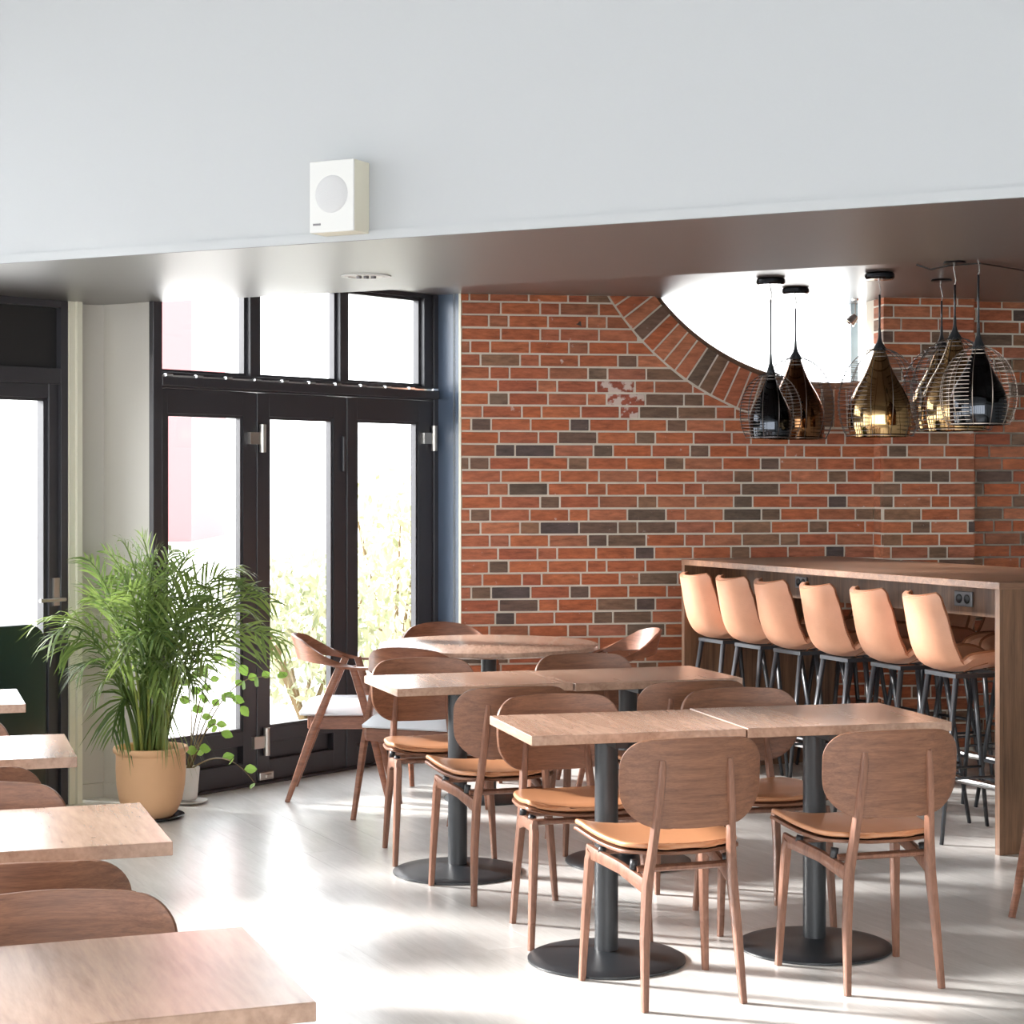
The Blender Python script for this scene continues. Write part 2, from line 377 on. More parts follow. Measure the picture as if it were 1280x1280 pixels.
# ---- beam with white face and dark soffit, ceiling behind it
def at(l, s, z=0): return l.pt(s, z)
bf_l = f0 - fd * 1.25; bf_r = f0 + fd * 9.5
bb_l = b0 - bd * .35; bb_r = b0 + bd * 9.0
foot = [(bf_l.x, bf_l.y), (bf_r.x, bf_r.y), (bb_r.x, bb_r.y), (bb_l.x, bb_l.y)]
wb = struct('wall_beam', MB().prism(foot, SOF + .012, HALLZ), M['plaster'])
bead = MB().box(-1.2, 9.4, 0, .006, SOF + .001, SOF + .034, BEAM.mat())
bead.build('corner_bead', M['plaster'], wb)
struct('ceiling_soffit', MB().prism(foot, SOF, SOF + .0118), M['soffit'])
CW1 = BR.pt(6, 0, -.33); CW2 = BR.pt(-.05, 0, -.33); CW3 = D.pt(D.s_at(186), 0, -.09); cb_ = b0 + bd * .05
struct('ceiling', MB().prism([(cb_.x, cb_.y), (bb_r.x, bb_r.y), (CW1.x + 2, CW1.y), (CW1.x, CW1.y), (CW2.x, CW2.y), (CW3.x, CW3.y)], CEI, CEI + .2), M['ceiling'])
# closed hall roof and hall walls (all behind or beside the camera)
fa_, fb_ = WD.pt(-1.2, 0, -.25), WD.pt(26, 0, -.25)
struct('ceiling_hall', MB().prism([(fb_.x, fb_.y), (RIGHT, BACK), (RIGHT, 7.0), (fa_.x, fa_.y)], HALLZ, HALLZ + .15), M['hall'])
struct('wall_right', MB().box(RIGHT, RIGHT + .2, BACK, 13, 0, HALLZ), M['hall'])
wbk = MB().box(-18, RIGHT, BACK - .2, BACK, 0, .12); wbk.box(-18, RIGHT, BACK - .2, BACK, 3.6, HALLZ)  # unseen wall, its wide openings added to let in fill light
xx = -17.0; nbk = 0
while xx < RIGHT:
    wbk.box(xx - .12, xx + .12, BACK - .2, BACK, .12, 3.6); xx += 2.5
struct('wall_back', wbk, M['hall'])

# ------------------------------------------------------------------ grey wall pier and cream trim
g0v, g1v, g2v = [Vector((q.x, q.y, 0)) for q in (g0, g1, g2)]
jl = D.pt(D.s_at(183), 0, .02)
back = DN * -.35
chain = [g0v, g1v, Vector((jl.x, jl.y, 0)), Vector((jl.x, jl.y, 0)) + back, g0v + back * .8]
struct('wall_pier', MB().prism([(q.x, q.y) for q in chain], -.01, SOF + .05), M['greywall'])
tr = MB()
cx = WD.s_at(82); cx2 = WD.s_at(98)
tr.box(cx2, cx + .0, -.15, .03, 0, SOF + .02, WD.mat()); tr.box(cx2 + (cx - cx2) * .15, cx2 + (cx - cx2) * .55, .02, .045, 0, SOF + .02, WD.mat())
struct('trim_pier', tr, M['cream'])
bs = MB()
for a_, b_ in ((g0v, g1v), (g1v, Vector((jl.x, jl.y, 0)))):
    d_ = (b_ - a_); n_ = Vector((d_.y, -d_.x, 0)).normalized()
    L_ = Line((a_.x, a_.y, 0), d_, n_); bs.box(0, d_.length, 0, .012, 0, .07, L_.mat())
struct('baseboard_pier', bs, M['greywall'])

# ------------------------------------------------------------------ folding doors
S = lambda u, n=0.0: D.s_at(u, n)
Zd = lambda u, v, n=0.0: D.z_at(u, v, n)
DM = D.mat()
z_leaf_top = Zd(193, 484)
z_glass_top = Zd(211, 516.5); z_glass_bot = Zd(252.5, 921.6)
z_tr_bot = Zd(193, 464); z_track = Zd(193, 470.5); z_pane_top = Zd(530, 372.5)
kick_t, kick_b = Zd(307, 932), Zd(307, 954)
leaf_u = [(195, 320.5, 209, 304), (321.5, 432.5, 336.5, 417), (434, 540, 446.5, 523)]
desc = ['single', 'middle', 'end']
for i, (ua, ub, ga, gb) in enumerate(leaf_u):
    dr = holder('door_%d' % (i + 1))
    a_, b_, c_, d_ = S(ua), S(ub), S(ga), S(gb)
    fm = MB()
    fm.box(a_, c_, -.055, 0, .012, z_leaf_top - .004, DM); fm.box(d_, b_, -.055, 0, .012, z_leaf_top - .004, DM)
    fm.box(c_, d_, -.055, 0, z_glass_top, z_leaf_top - .004, DM)
    fm.box(c_, d_, -.055, 0, kick_t, z_glass_bot, DM); fm.box(c_, d_, -.055, 0, .012, kick_b, DM)
    fm.box(c_, d_, -.055, -.04, kick_b, kick_t, DM)
    fm.build('door_frame', M['frame'], dr, .002)
    MB().box(c_ + .02, d_ - .02, -.042, -.032, kick_b + .012, kick_t, DM).build('kick_panel', M['frame'], dr)
    st = MB(); w_ = .014
    st.box(c_, c_ + w_, -.04, -.008, z_glass_bot, z_glass_top, DM); st.box(d_ - w_, d_, -.04, -.008, z_glass_bot, z_glass_top, DM)
    st.box(c_ + w_, d_ - w_, -.04, -.008, z_glass_top - w_, z_glass_top, DM); st.box(c_ + w_, d_ - w_, -.04, -.008, z_glass_bot, z_glass_bot + w_, DM)
    st.build('glazing_bead', M['frame'], dr)
    MB().box(c_ + .004, d_ - .004, -.034, -.028, z_glass_bot, z_glass_top, DM).build('glass_pane', M['glass'], dr)
    if i in (0, 2):
        for vh, uu in ((548, 322 if i == 0 else 536.5), (927, 327 if i == 0 else 536.5)):
            if i == 2 and vh > 900: vh = 893
            zc = Zd(uu, vh); hg = MB(); s_ = S(uu + 3)
            hg.box(s_ - .085, s_ - .01, 0, .022, zc - .03, zc + .03, DM)
            hg.lathe([(0, -.07), (.017, -.07), (.017, .07), (0, .07)], 12, (s_, .02, zc), DM)
            hg.build('hinge', M['steel'], dr, 0)
        if i == 0:
            s_ = S(331); bt = MB().box(s_ - .05, s_ + .045, 0, .02, .02, .06, DM); bt.box(s_ - .02, s_ + .02, .02, .035, .03, .05, DM)
            bt.build('floor_bolt', M['steel'], dr, .003)
    else:
        s_ = S(428); MB().box(s_ - .012, s_ + .012, 0, .02, Zd(428, 590), Zd(428, 545), DM).build('flush_pull', M['frame'], dr, .004)
# jambs and outer frame
fr = MB()
fr.box(S(183), S(194.5), -.08, .05, 0, CEI, DM)
fr.box(S(540.5), S(546), -.08, .012, 0, CEI, DM)
fr.box(S(194.5), S(540.5), -.08, .012, z_leaf_top, z_track, DM)
fr.box(S(194.5), S(540.5), -.08, .02, z_track, z_tr_bot, DM)
fr.box(S(194.5), S(540.5), -.08, .0, z_pane_top, CEI, DM)
for ua, ub in ((313, 326), (425.5, 436)): fr.box(S(ua), S(ub), -.08, .0, z_tr_bot, z_pane_top, DM)
fr.box(S(530.5), S(540.5), -.08, .0, z_tr_bot, z_pane_top, DM)
fr.box(S(183), S(546), -.09, .03, 0, .012, DM)
struct('trim_door', fr, M['frame'], None, .002)
tk = holder('trim_track')
MB().box(S(194.5), S(541), .012, .05, z_leaf_top + .008, z_track, DM).build('track_housing', M['frame'], tk, .003)
rl = MB(); s0_, s1_ = S(195), S(539)
rl.box(s0_, s1_, .03, .044, z_track, z_track + .008, DM)
rl.build('track_lip', M['chrome'], tk)
nclip = 11
for j in range(nclip):
    s_ = s0_ + .02 + (s1_ - s0_ - .06) * j / (nclip - 1)
    MB().box(s_, s_ + .045, .022, .05, z_track, z_track + .014, DM).build('track_clip', M['chrome'], tk, .002)
for i, (ga, gb) in enumerate(((194.5, 313), (326, 425.5), (436, 530.5))):
    wn = holder('window_%d' % (i + 1)); c_, d_ = S(ga), S(gb); w_ = .016; zb, zt = z_tr_bot, z_pane_top
    st = MB()
    st.box(c_, c_ + w_, -.07, -.03, zb, zt, DM); st.box(d_ - w_, d_, -.07, -.03, zb, zt, DM); st.box(c_, d_, -.07, -.03, zt - w_, zt, DM); st.box(c_, d_, -.07, -.03, zb, zb + w_, DM)
    st.build('window_frame', M['frame'], wn)
    MB().box(c_, d_, -.052, -.046, zb, zt, DM).build('glass_pane', M['glass'], wn)
# right-hand jamb closing to the brick corner
jm = MB(); jn = t
jm.box(S(546), S(546) + .12, -.08, jn, 0, CEI, DM)
struct('trim_jamb', jm, M['jamb'])
sg = D.s_at(546) 
MB_ = MB(); MB_.box(S(546) - .0, S(546) + .012, jn - .055, jn - .035, 0, CEI, DM)
tj = MB_; tj.box(S(546) - .004, S(546) + .02, jn - .012, jn + .004, 0, CEI, DM)
struct('trim_sunlit_return', tj, M['cream'])  # cream strip stands in for sunlight on the brick return

# ------------------------------------------------------------------ brick walls
COURSE, SP_, HP_, J = .0716, .2215, .111, .011
BRN = BR
zc_arc = BR.z_at(1045, 193); sc_arc = BR.s_at(1045); Yc = BR.pt(sc_arc).y
RI, RO = 294 * Yc / F, 341 * Yc / F
S_END = BR.s_at(1094)
def wall_outline():
    pts = [(0, 0), (S_END + .6, 0)]
    a1 = None; arc = []
    n = 60
    th0 = math.asin(max(-1, min(1, (CEI - zc_arc) / RI)))
    # arc from the right (hidden by the pier) through the bottom to the left where it meets the ceiling
    for k in range(n + 1):
        th = (-th0 if False else 0) 
    zt = CEI
    dx = math.sqrt(max(0, RI ** 2 - (zt - zc_arc) ** 2))
    aR = math.atan2(zt - zc_arc, dx); aL = math.atan2(zt - zc_arc, -dx)
    if aL > 0: aL -= 2 * math.pi
    for k in range(n + 1):
        th = aR + (aL - aR) * k / n
        arc.append((sc_arc + RI * math.cos(th), zc_arc + RI * math.sin(th)))
    right = max(S_END + .6, sc_arc + dx + .3)
    return [(0, 0), (right, 0), (right, zt)] + arc + [(0, zt)]
def wall_slab(pts, line, n0, n1):
    m = line.mat(); mb = MB(); k = len(pts)
    vs = [m @ Vector((x, n0, z)) for x, z in pts] + [m @ Vector((x, n1, z)) for x, z in pts]
    bm_f = [tuple(range(k)), tuple(range(2 * k - 1, k - 1, -1))] + [(i, (i + 1) % k, k + (i + 1) % k, k + i) for i in range(k)]
    mb.add(vs, bm_f); return mb
wallb = struct('wall_brick', wall_slab(wall_outline(), BR, -.24, -.006), M['mortar'])

bmesh_cache = {}
def brick_mesh(w, h, mat, d=.05):
    key = (round(w, 4), round(h, 4), mat.name)
    if key not in bmesh_cache:
        rr = random.Random(len(bmesh_cache)); mb = MB(); mb.box(-w / 2, w / 2, -d, 0, -h / 2, h / 2)
        me = mb.mesh('brick', .0022); me.materials.append(mat); bmesh_cache[key] = me
    return bmesh_cache[key]
def clip_poly(poly, fn):
    out = []
    for i in range(len(poly)):
        a_, b_ = poly[i], poly[(i + 1) % len(poly)]; fa, fb = fn(a_), fn(b_)
        if fa >= 0: out.append(a_)
        if fa * fb < 0:
            q = fa / (fa - fb); out.append((a_[0] + (b_[0] - a_[0]) * q, a_[1] + (b_[1] - a_[1]) * q))
    return out
HS = [115, 500, 220, 500, 120, 390, 225, 485, 220, 400, 125, 490, 255]
def lay(line, s0, s1, parent, arch=False, limit=300, zmin=-1, top=CEI, seed=1, skipbelow=-1):
    rr = random.Random(seed); items = []
    z_ref = line.z_at(line.s_at(1000) if False else 600, 570) if line is BR else BR.z_at(600, 570)
    ci = 0
    kmin = -int((top - z_ref) / COURSE) - 2; kmax = int(z_ref / COURSE) + 2
    for k in range(kmin, kmax):
        zt = z_ref - k * COURSE - J; zb = zt - (COURSE - J)
        if zb > top - .012 or zt < .02: continue
        zt_ = min(zt, top - .002); zb_ = max(zb, .002)
        ph = (HS[k % len(HS)] / 4.267 - 15) * .0044
        per = 2 * SP_ + HP_
        x = ph - per * 3
        while x < s1:
            for wd, hd in ((HP_, 1), (SP_, 0), (SP_, 0)):
                a_, b_ = x + J / 2, x + wd - J / 2; x += wd
                a2, b2 = max(a_, s0), min(b_, s1)
                if b2 - a2 < .02: continue
                dark = rr.random() < (.5 if hd else .13)
                items.append((a2, b2, zb_, zt_, dark))
    big = []; small = MB(); smalld = MB(); n = 0
    items.sort(key=lambda q: -q[2])
    for a2, b2, zb_, zt_, dark in items:
        mat = M['brickd'] if dark else M['brick']
        off = rr.uniform(-.002, .003)
        if arch:
            cxm, czm = (a2 + b2) / 2, (zb_ + zt_) / 2
            ds = [math.hypot(x - sc_arc, z - zc_arc) for x in (a2, b2) for z in (zb_, zt_)]
            RR = RO + .012
            if max(ds) < RR: continue
            if min(ds) < RR:
                # cut the brick along the ring's tangent
                poly = [(a2, zb_), (b2, zb_), (b2, zt_), (a2, zt_)]
                an = math.atan2(czm - zc_arc, cxm - sc_arc); nx, nz = math.cos(an), math.sin(an)
                poly = clip_poly(poly, lambda q: (q[0] - sc_arc) * nx + (q[1] - zc_arc) * nz - RR)
                if len(poly) < 3: continue
                ar = abs(sum(poly[i][0] * poly[(i + 1) % len(poly)][1] - poly[(i + 1) % len(poly)][0] * poly[i][1] for i in range(len(poly)))) / 2
                if ar < .0006: continue
                mb = MB(); kk = len(poly); vs = [Vector((x - cxm, -.05, z - czm)) for x, z in poly] + [Vector((x - cxm, 0, z - czm)) for x, z in poly]
                mb.add(vs, [tuple(range(kk)), tuple(range(2 * kk - 1, kk - 1, -1))] + [(i, (i + 1) % kk, kk + (i + 1) % kk, kk + i) for i in range(kk)])
                me = mb.mesh('brick', .0015); me.materials.append(mat)
                o = bpy.data.objects.new('brick', me); C.objects.link(o); o.parent = parent
                o.matrix_world = line.mat(cxm, czm, off); n += 1
                continue
        q = line.pt((a2 + b2) / 2, 0); 
        if n < limit and zb_ > zmin:
            if line is BR:
                uu = 640 + F * q.x / q.y; vv = 600 - ((zb_ + zt_) / 2 - H) / q.y * F
                for (cu, cv) in ((765, 483), (787, 498), (783, 515)):
                    if abs(uu - cu) < (b2 - a2) * 110 and abs(vv - cv) < 8: mat = M['brickw']
            o = bpy.data.objects.new('brick', brick_mesh(b2 - a2, zt_ - zb_, mat)); C.objects.link(o); o.parent = parent
            o.matrix_world = line.mat((a2 + b2) / 2, (zb_ + zt_) / 2 + rr.uniform(-.0007, .0007), off) @ Matrix.Rotation(rr.uniform(-.005, .005), 4, 'Y')
            n += 1
        else:
            (smalld if dark else small).box(a2, b2, -.05, off, zb_, zt_, line.mat())
    if small.v: o = small.build('lower_bricks', M['brick'], parent); o['kind'] = 'stuff'
    if smalld.v: o = smalld.build('lower_dark_bricks', M['brickd'], parent); o['kind'] = 'stuff'
    return n
lay(BR, 0.006, S_END, wallb, arch=True, limit=298, seed=3)
# ring of radial bricks round the opening
arch = holder('trim_arch')
backing = MB(); m = BR.mat(); nseg = 70; vs = []; fs = []
th_a, th_b = math.radians(178), math.radians(365)
for k in range(nseg + 1):
    th = th_a + (th_b - th_a) * k / nseg
    for r, n_ in ((RI + .004, -.05), (RI + .004, -.004), (RO + .004, -.004)):
        vs.append(m @ Vector((sc_arc + r * math.cos(th), n_, zc_arc + r * math.sin(th))))
for k in range(nseg):
    for j in range(2): fs.append((k * 3 + j, k * 3 + j + 1, (k + 1) * 3 + j + 1, (k + 1) * 3 + j))
dxo = math.acos(1)
keep_v = vs
backing.add(vs, [f for f in fs if min(vs[i].z for i in f) < CEI])
backing.build('ring_mortar', M['mortar'], arch)
pitch = 16.6 * Yc / F / ((RI + RO) / 2) * 1.02
th = th_a; rr = random.Random(5)
while th < th_b:
    w0 = pitch - .0105 / ((RI + RO) / 2)
    tc_ = th + w0 / 2
    zt_in = zc_arc + RI * math.sin(tc_); x_in = sc_arc + RI * math.cos(tc_)
    if zc_arc + RO * math.sin(tc_) < CEI and x_in < S_END + .25:
        dark = rr.random() < .3
        poly = []
        for r, sg_ in ((RI, -1), (RI, 1), (RO, 1), (RO, -1)):
            g_ = .0055 / r; hw = pitch / 2 - g_
            a_ = tc_ + sg_ * hw; poly.append((sc_arc + r * math.cos(a_), zc_arc + r * math.sin(a_)))
        poly = clip_poly(poly, lambda q: CEI - .002 - q[1])
        if len(poly) >= 3:
            kk = len(poly); mb = MB(); cxm = sum(q[0] for q in poly) / kk; czm = sum(q[1] for q in poly) / kk
            mb.add([Vector((x - cxm, -.10, z - czm)) for x, z in poly] + [Vector((x - cxm, 0, z - czm)) for x, z in poly],
                   [tuple(range(kk)), tuple(range(2 * kk - 1, kk - 1, -1))] + [(i, (i + 1) % kk, kk + (i + 1) % kk, kk + i) for i in range(kk)])
            me = mb.mesh('brick', .002); me.materials.append(M['brickd'] if dark else M['brick'])
            o = bpy.data.objects.new('brick', me); C.objects.link(o); o.parent = arch; o.matrix_world = BR.mat(cxm, czm, .004 + rr.uniform(-.001, .002))
    th += pitch
# inner reveal ring of mortar-coloured brick, stepping in
inner = MB(); vs = []; fs = []
for k in range(nseg + 1):
    th = th_a + (th_b - th_a) * k / nseg
    for r, n_ in ((RI, -.10), (RI - .045, -.10), (RI - .045, -.24), (RI, -.24)):
        vs.append(m @ Vector((sc_arc + r * math.cos(th), n_, zc_arc + r * math.sin(th))))
for k in range(nseg):
    for j in range(4): fs.append((k * 4 + j, k * 4 + (j + 1) % 4, (k + 1) * 4 + (j + 1) % 4, (k + 1) * 4 + j))
inner.add(vs, [f for f in fs if min(vs[i].z for i in f) < CEI + .05])
inner.build('stepped_reveal', M['brickd'], arch)
# round window behind the ring
w4 = holder('window_4'); sL, sR = sc_arc - RI - .1, S_END + .5
zb = zc_arc - RI - .1
MB().box(sL, sR, -.285, -.279, zb, CEI, m).build('glass_pane', M['glass'], w4)
mu = MB(); mu.box(BR.s_at(1063, -.27), BR.s_at(1072, -.27), -.31, -.26, zb, CEI, m); 
mu.build('mullion', plain('pale_blue_mullion', srgb(150, 170, 184), .4), w4)
fr4 = MB(); fr4.box(sL, sR, -.31, -.26, zb - .06, zb, m); fr4.build('window_frame', M['frame'], w4)

# brick pier standing proud of the wall, then the wall beyond it
PIER = Line(BR.pt(0, 0, .155), BR.d, BR.n)
pa, pb = PIER.s_at(1104), PIER.s_at(1218.5)
pier = struct('wall_pillar', MB().box(pa + .006, pb - .006, -.30, -.006, 0, CEI, PIER.mat()), M['mortar'])
lay(PIER, pa, pb, pier, seed=11)
# lit flank of the pier: its own short bricks
FL = Line(PIER.pt(pa, 0, 0), -BR.n, -BR.d)
rr = random.Random(9)
for k in range(-45, 40):
    zt = BR.z_at(600, 570) - k * COURSE - J; zb_ = zt - (COURSE - J)
    if zt < .02 or zb_ > CEI - .012: continue
    zt = min(zt, CEI - .002); zb_ = max(zb_, .002)
    mat = M['brickd'] if rr.random() < .2 else M['brick']
    x0, x1 = (.053, .155) if k % 2 else (.053, .155)
    o = bpy.data.objects.new('brick', brick_mesh(x1 - x0, zt - zb_, mat, .03)); C.objects.link(o); o.parent = pier
    o.matrix_world = FL.mat((x0 + x1) / 2, (zt + zb_) / 2, .001)
s_r0 = BR.s_at(1210)
wr = struct('wall_alcove', MB().box(s_r0 + .006, s_r0 + 3.2, -.24, -.006, 0, CEI, m), M['mortar'])
lay(BR, s_r0, s_r0 + 1.15, wr, seed=21, limit=290)
lay(BR, s_r0 + 1.15, s_r0 + 3.2, wr, seed=22, limit=0)

# ------------------------------------------------------------------ left window, hall facade
WM = WD.mat()
def win_bay(name, a_, b_, z0, z1, fw=.07, depth=.07, pane=True):
    wn = holder(name); st = MB()
    st.box(a_, a_ + fw, -depth, 0, z0, z1, WM); st.box(b_ - fw, b_, -depth, 0, z0, z1, WM)
    st.box(a_ + fw, b_ - fw, -depth, 0, z1 - fw, z1, WM); st.box(a_ + fw, b_ - fw, -depth, 0, z0, z0 + fw, WM)
    st.build('window_frame', M['frame'], wn, .002)
    MB().box(a_ + fw, b_ - fw, -depth * .6, -depth * .6 + .006, z0 + fw, z1 - fw, WM).build('glass_pane', M['glass'], wn)
    return wn
zL = lambda u, v: WD.z_at(u, v)
w5 = holder('window_5')
e_ = 1.30; sa = WD.s_at(82); g_a = WD.s_at(61); top_rail_t = zL(40, 459); glass_t = zL(30, 496); sash_b = .35
st = MB()
st.box(sa, WD.s_at(73), -.09, .02, 0, SOF, WM)
st.box(WD.s_at(73), g_a, -.09, 0, 0, glass_t + .10, WM)
st.box(e_ - .12, e_, -.09, 0.02, 0, SOF, WM)
st.box(WD.s_at(73), e_ - .12, -.09, .02, zL(40, 479), top_rail_t, WM)
st.box(g_a, e_ - .12, -.09, 0, glass_t, zL(40, 479), WM)
st.box(WD.s_at(73), e_ - .12, -.09, .02, SOF - .035, SOF, WM)
st.box(g_a, e_ - .12, -.09, 0, 0, sash_b, WM)
st.build('window_frame', M['frame'], w5, .002)
MB().box(WD.s_at(73), e_ - .12, -.06, -.015, top_rail_t, SOF - .035, WM).build('blank_panel', M['black_panel'], w5)
gb = MB().box(g_a, g_a + .02, -.06, -.015, sash_b, glass_t, WM); gb.box(g_a, e_ - .12, -.06, -.015, glass_t - .015, glass_t, WM)
gb.build('glazing_bead', M['frame'], w5)
MB().box(g_a, e_ - .12, -.052, -.046, sash_b, glass_t, WM).build('glass_pane', M['glass'], w5)
hs = WD.s_at(69.5); hz = zL(69, 749)
hd = MB().box(hs - .018, hs + .018, 0, .012, hz - .03, hz + .1, WM); hd.tube([WM @ Vector((hs, .01, hz)), WM @ Vector((hs, .05, hz)), WM @ Vector((hs - .015, .055, hz)), WM @ Vector((hs + .13, .055, hz))], .009, 8)
hd.build('window_handle', M['steel'], w5)
fw_ = MB()
fw_.box(e_, e_ + .25, -.3, 0, 0, HALLZ, WM)
fw_.box(-.08, e_, -.3, -.02, SOF, HALLZ, WM)
s_ = e_ + .25; nb = 0
while s_ < 26:
    nb += 1
    fw_.box(s_ + 1.7, s_ + 1.95, -.3, 0, 0, HALLZ, WM)
    fw_.box(s_, s_ + 1.7, -.3, 0, 0, .12, WM); fw_.box(s_, s_ + 1.7, -.3, 0, SOF + .85, HALLZ, WM)
    win_bay('window_%d' % (5 + nb), s_, s_ + 1.7, .12, SOF + .85)
    s_ += 1.95
struct('wall_left', fw_, M['hall'])

# ------------------------------------------------------------------ outside
struct('ground_outside', MB().box(-60, 25, 3, 75, -.16, -.08), M['paving'])
DO = lambda s_, n_, z: D.pt(s_, z, n_)
def house(name, label, x0, x1, y0, h, mat, cols, rows):
    hb = thing(name, label, 'building', (x0, y0, -.08)); wd = x1 - x0
    MB().box(0, wd, 0, 6, 0, h).build('wall', mat, hb)
    MB().box(-.2, wd + .2, -.25, 6.2, h, h + .3).build('roof', M['facadew'], hb)
    pn = plain('far_pane', srgb(190, 186, 186), .3)
    for a_ in range(cols):
        for b_ in range(rows):
            ix = (a_ + .5) * wd / cols - .5; iz = 1.1 + b_ * 3.0
            f_ = MB(); f_.box(ix, ix + 1, -.05, 0, iz, iz + .08); f_.box(ix, ix + 1, -.05, 0, iz + 1.5, iz + 1.58); f_.box(ix, ix + .08, -.05, 0, iz, iz + 1.5); f_.box(ix + .92, ix + 1, -.05, 0, iz, iz + 1.5); f_.box(ix + .46, ix + .54, -.05, 0, iz, iz + 1.5)
            w_ = f_.build('window', M['facadew'], hb)
            MB().box(ix + .08, ix + .92, -.02, -.005, iz + .08, iz + 1.5).build('pane', pn, w_)
    return hb
house('red_house_outside', 'reddish house beyond the street, washed out behind the first door leaf', -11.9, -8.35, 50, 14, M['facade'], 1, 3)
house('pale_house_outside', 'pale house beyond the street, washed out behind the tall window', -31.0, -15.6, 52, 15, M['facadew'], 6, 4)
def shrub(name, label, loc, r, h, n, seed, mat):
    rr = random.Random(seed); t_ = thing(name, label, 'shrub', loc)
    tk_ = MB()
    for k in range(6):
        a_ = rr.random() * 6.28; tk_.tube([(0, 0, 0), (.3 * r * math.cos(a_), .3 * r * math.sin(a_), h * .4), (.7 * r * math.cos(a_), .7 * r * math.sin(a_), h * .8)], [.02, .014, .006], 6)
    tk_.build('branches', M['stemd'], t_)
    lf = MB()
    for k in range(n):
        a_ = rr.random() * 6.28; ct = rr.uniform(-1, 1); q = rr.random() ** .4
        c_ = Vector((r * q * math.cos(a_) * math.sqrt(1 - ct * ct), r * q * math.sin(a_) * math.sqrt(1 - ct * ct), h * .55 + h * .45 * q * ct))
        e = Euler((rr.random() * 6.3, rr.random() * 6.3, rr.random() * 6.3)).to_matrix(); s_ = rr.uniform(.03, .06)
        lf.add([c_ + e @ Vector(v_) * s_ for v_ in ((-1, 0, 0), (0, -.45, .1), (1, 0, 0), (0, .45, .1))], [(0, 1, 2, 3)], False)
    me = bpy.data.meshes.new('foliage'); me.from_pydata(lf.v, [], lf.f); me.materials.append(mat)
    o = bpy.data.objects.new('foliage', me); C.objects.link(o); o.parent = t_; o['kind'] = 'stuff'
    return t_
def out_pt(u, dist):           # a ground point seen through the doors
    q = D.pt(D.s_at(u)); v_ = Vector((q.x, q.y, 0)) * dist; return (v_.x, v_.y, -.08)
shrub('shrub', 'rounded grey-green garden shrub seen through the middle door leaf', out_pt(382, 1.25), .62, 1.15, 1500, 3, M['shrub'])
shrub('shrub', 'taller loose garden shrub seen through the door leaf beside the bricks', out_pt(492, 1.28), .50, 1.75, 1300, 4, M['shrub'])

# ------------------------------------------------------------------ speaker and downlight on / in the beam
zsp0 = 0; 
su0 = BEAM.s_at(387, .107); su1 = BEAM.s_at(442, .107)
qy = BEAM.pt(su1, 0, .107).y
zt_s = H - (198 - 600) / F * qy; zb_s = H - (288 - 600) / F * qy
ws_ = su1 - su0
spk = thing('wall_speaker', 'white box loudspeaker fixed to the white beam face', 'speaker', tuple(BEAM.pt(su0 + ws_ / 2, zb_s, 0)), math.atan2(BEAM.d.y, BEAM.d.x))
hs_ = zt_s - zb_s
MB().box(-ws_ / 2, ws_ / 2, -.100, -.0, 0, hs_).build('cabinet', M['cream'], spk, .002)
MB().box(-ws_ / 2 - .0005, ws_ / 2 + .0005, -.107, -.100, .0, hs_).build('front_baffle', M['speaker'], spk, .002)
rg = Matrix.Translation((0, -.107, hs_ * .53)) @ Matrix.Rotation(math.pi / 2, 4, 'X')
MB().lathe([(0, .006), (.045, .005), (.062, .002), (.066, 0), (.066, -.004)], 32, (0, 0, 0), rg).build('speaker_grille', M['grille'], spk)
MB().box(-ws_ / 2 + .015, -ws_ / 2 + .045, -.109, -.107, .025, .032).build('maker_badge', M['plate'], spk)

dl = thing('ceiling_downlight', 'round white recessed downlight in the soffit above the door', 'downlight', (-.602, 7.93, SOF))
MB().lathe([(.072, .0), (.076, -.006), (.104, -.004), (.104, .0)], 40).build('trim_ring', M['speaker'], dl)
MB().lathe([(0, -.001), (.072, -.001), (.074, -.003)], 32).build('diffuser', M['bulb'], dl)
for sx in (-.03, .0, .03): MB().lathe([(0, -.012), (.010, -.012), (.012, -.002), (0, -.002)], 12, (sx, 0, 0)).build('lamp_insert', M['plate'], dl)

# small ceiling spots
def spot(u, v_top, label, tilt, L_=.10):
    Y = (CEI - H) * F / (600 - v_top); X = (u - 640) / F * Y
    t_ = thing('ceiling_spotlight', label, 'spotlight', (X, Y, CEI))
    MB().lathe([(0, 0), (.02, 0), (.018, -.012), (0, -.012)], 16).build('ceiling_cap', M['chrome'], t_)
    MB().tube([(0, 0, -.01), (0, 0, -L_)], .004, 8).build('stem', M['speaker'], t_)
    R_ = Matrix.Translation((0, 0, -L_)) @ Matrix.Rotation(tilt, 4, 'Y')
    MB().lathe([(0, .005), (.018, .005), (.024, -.012), (.03, -.045), (.034, -.05), (.03, -.052), (.02, -.03), (0, -.028)], 20, (0, 0, 0), R_).build('lamp_head', M['chrome'], t_)
    MB().tube([R_ @ Vector((-.032, 0, -.02)), R_ @ Vector((.032, 0, -.02))], .003, 6).build('yoke', M['chrome'], t_)
spot(726.5, 369.5, 'small silver spotlight hanging against the brick wall', .35, .12)
spot(1069, 373.5, 'small silver spotlight hanging in front of the arched window', .7, .10)

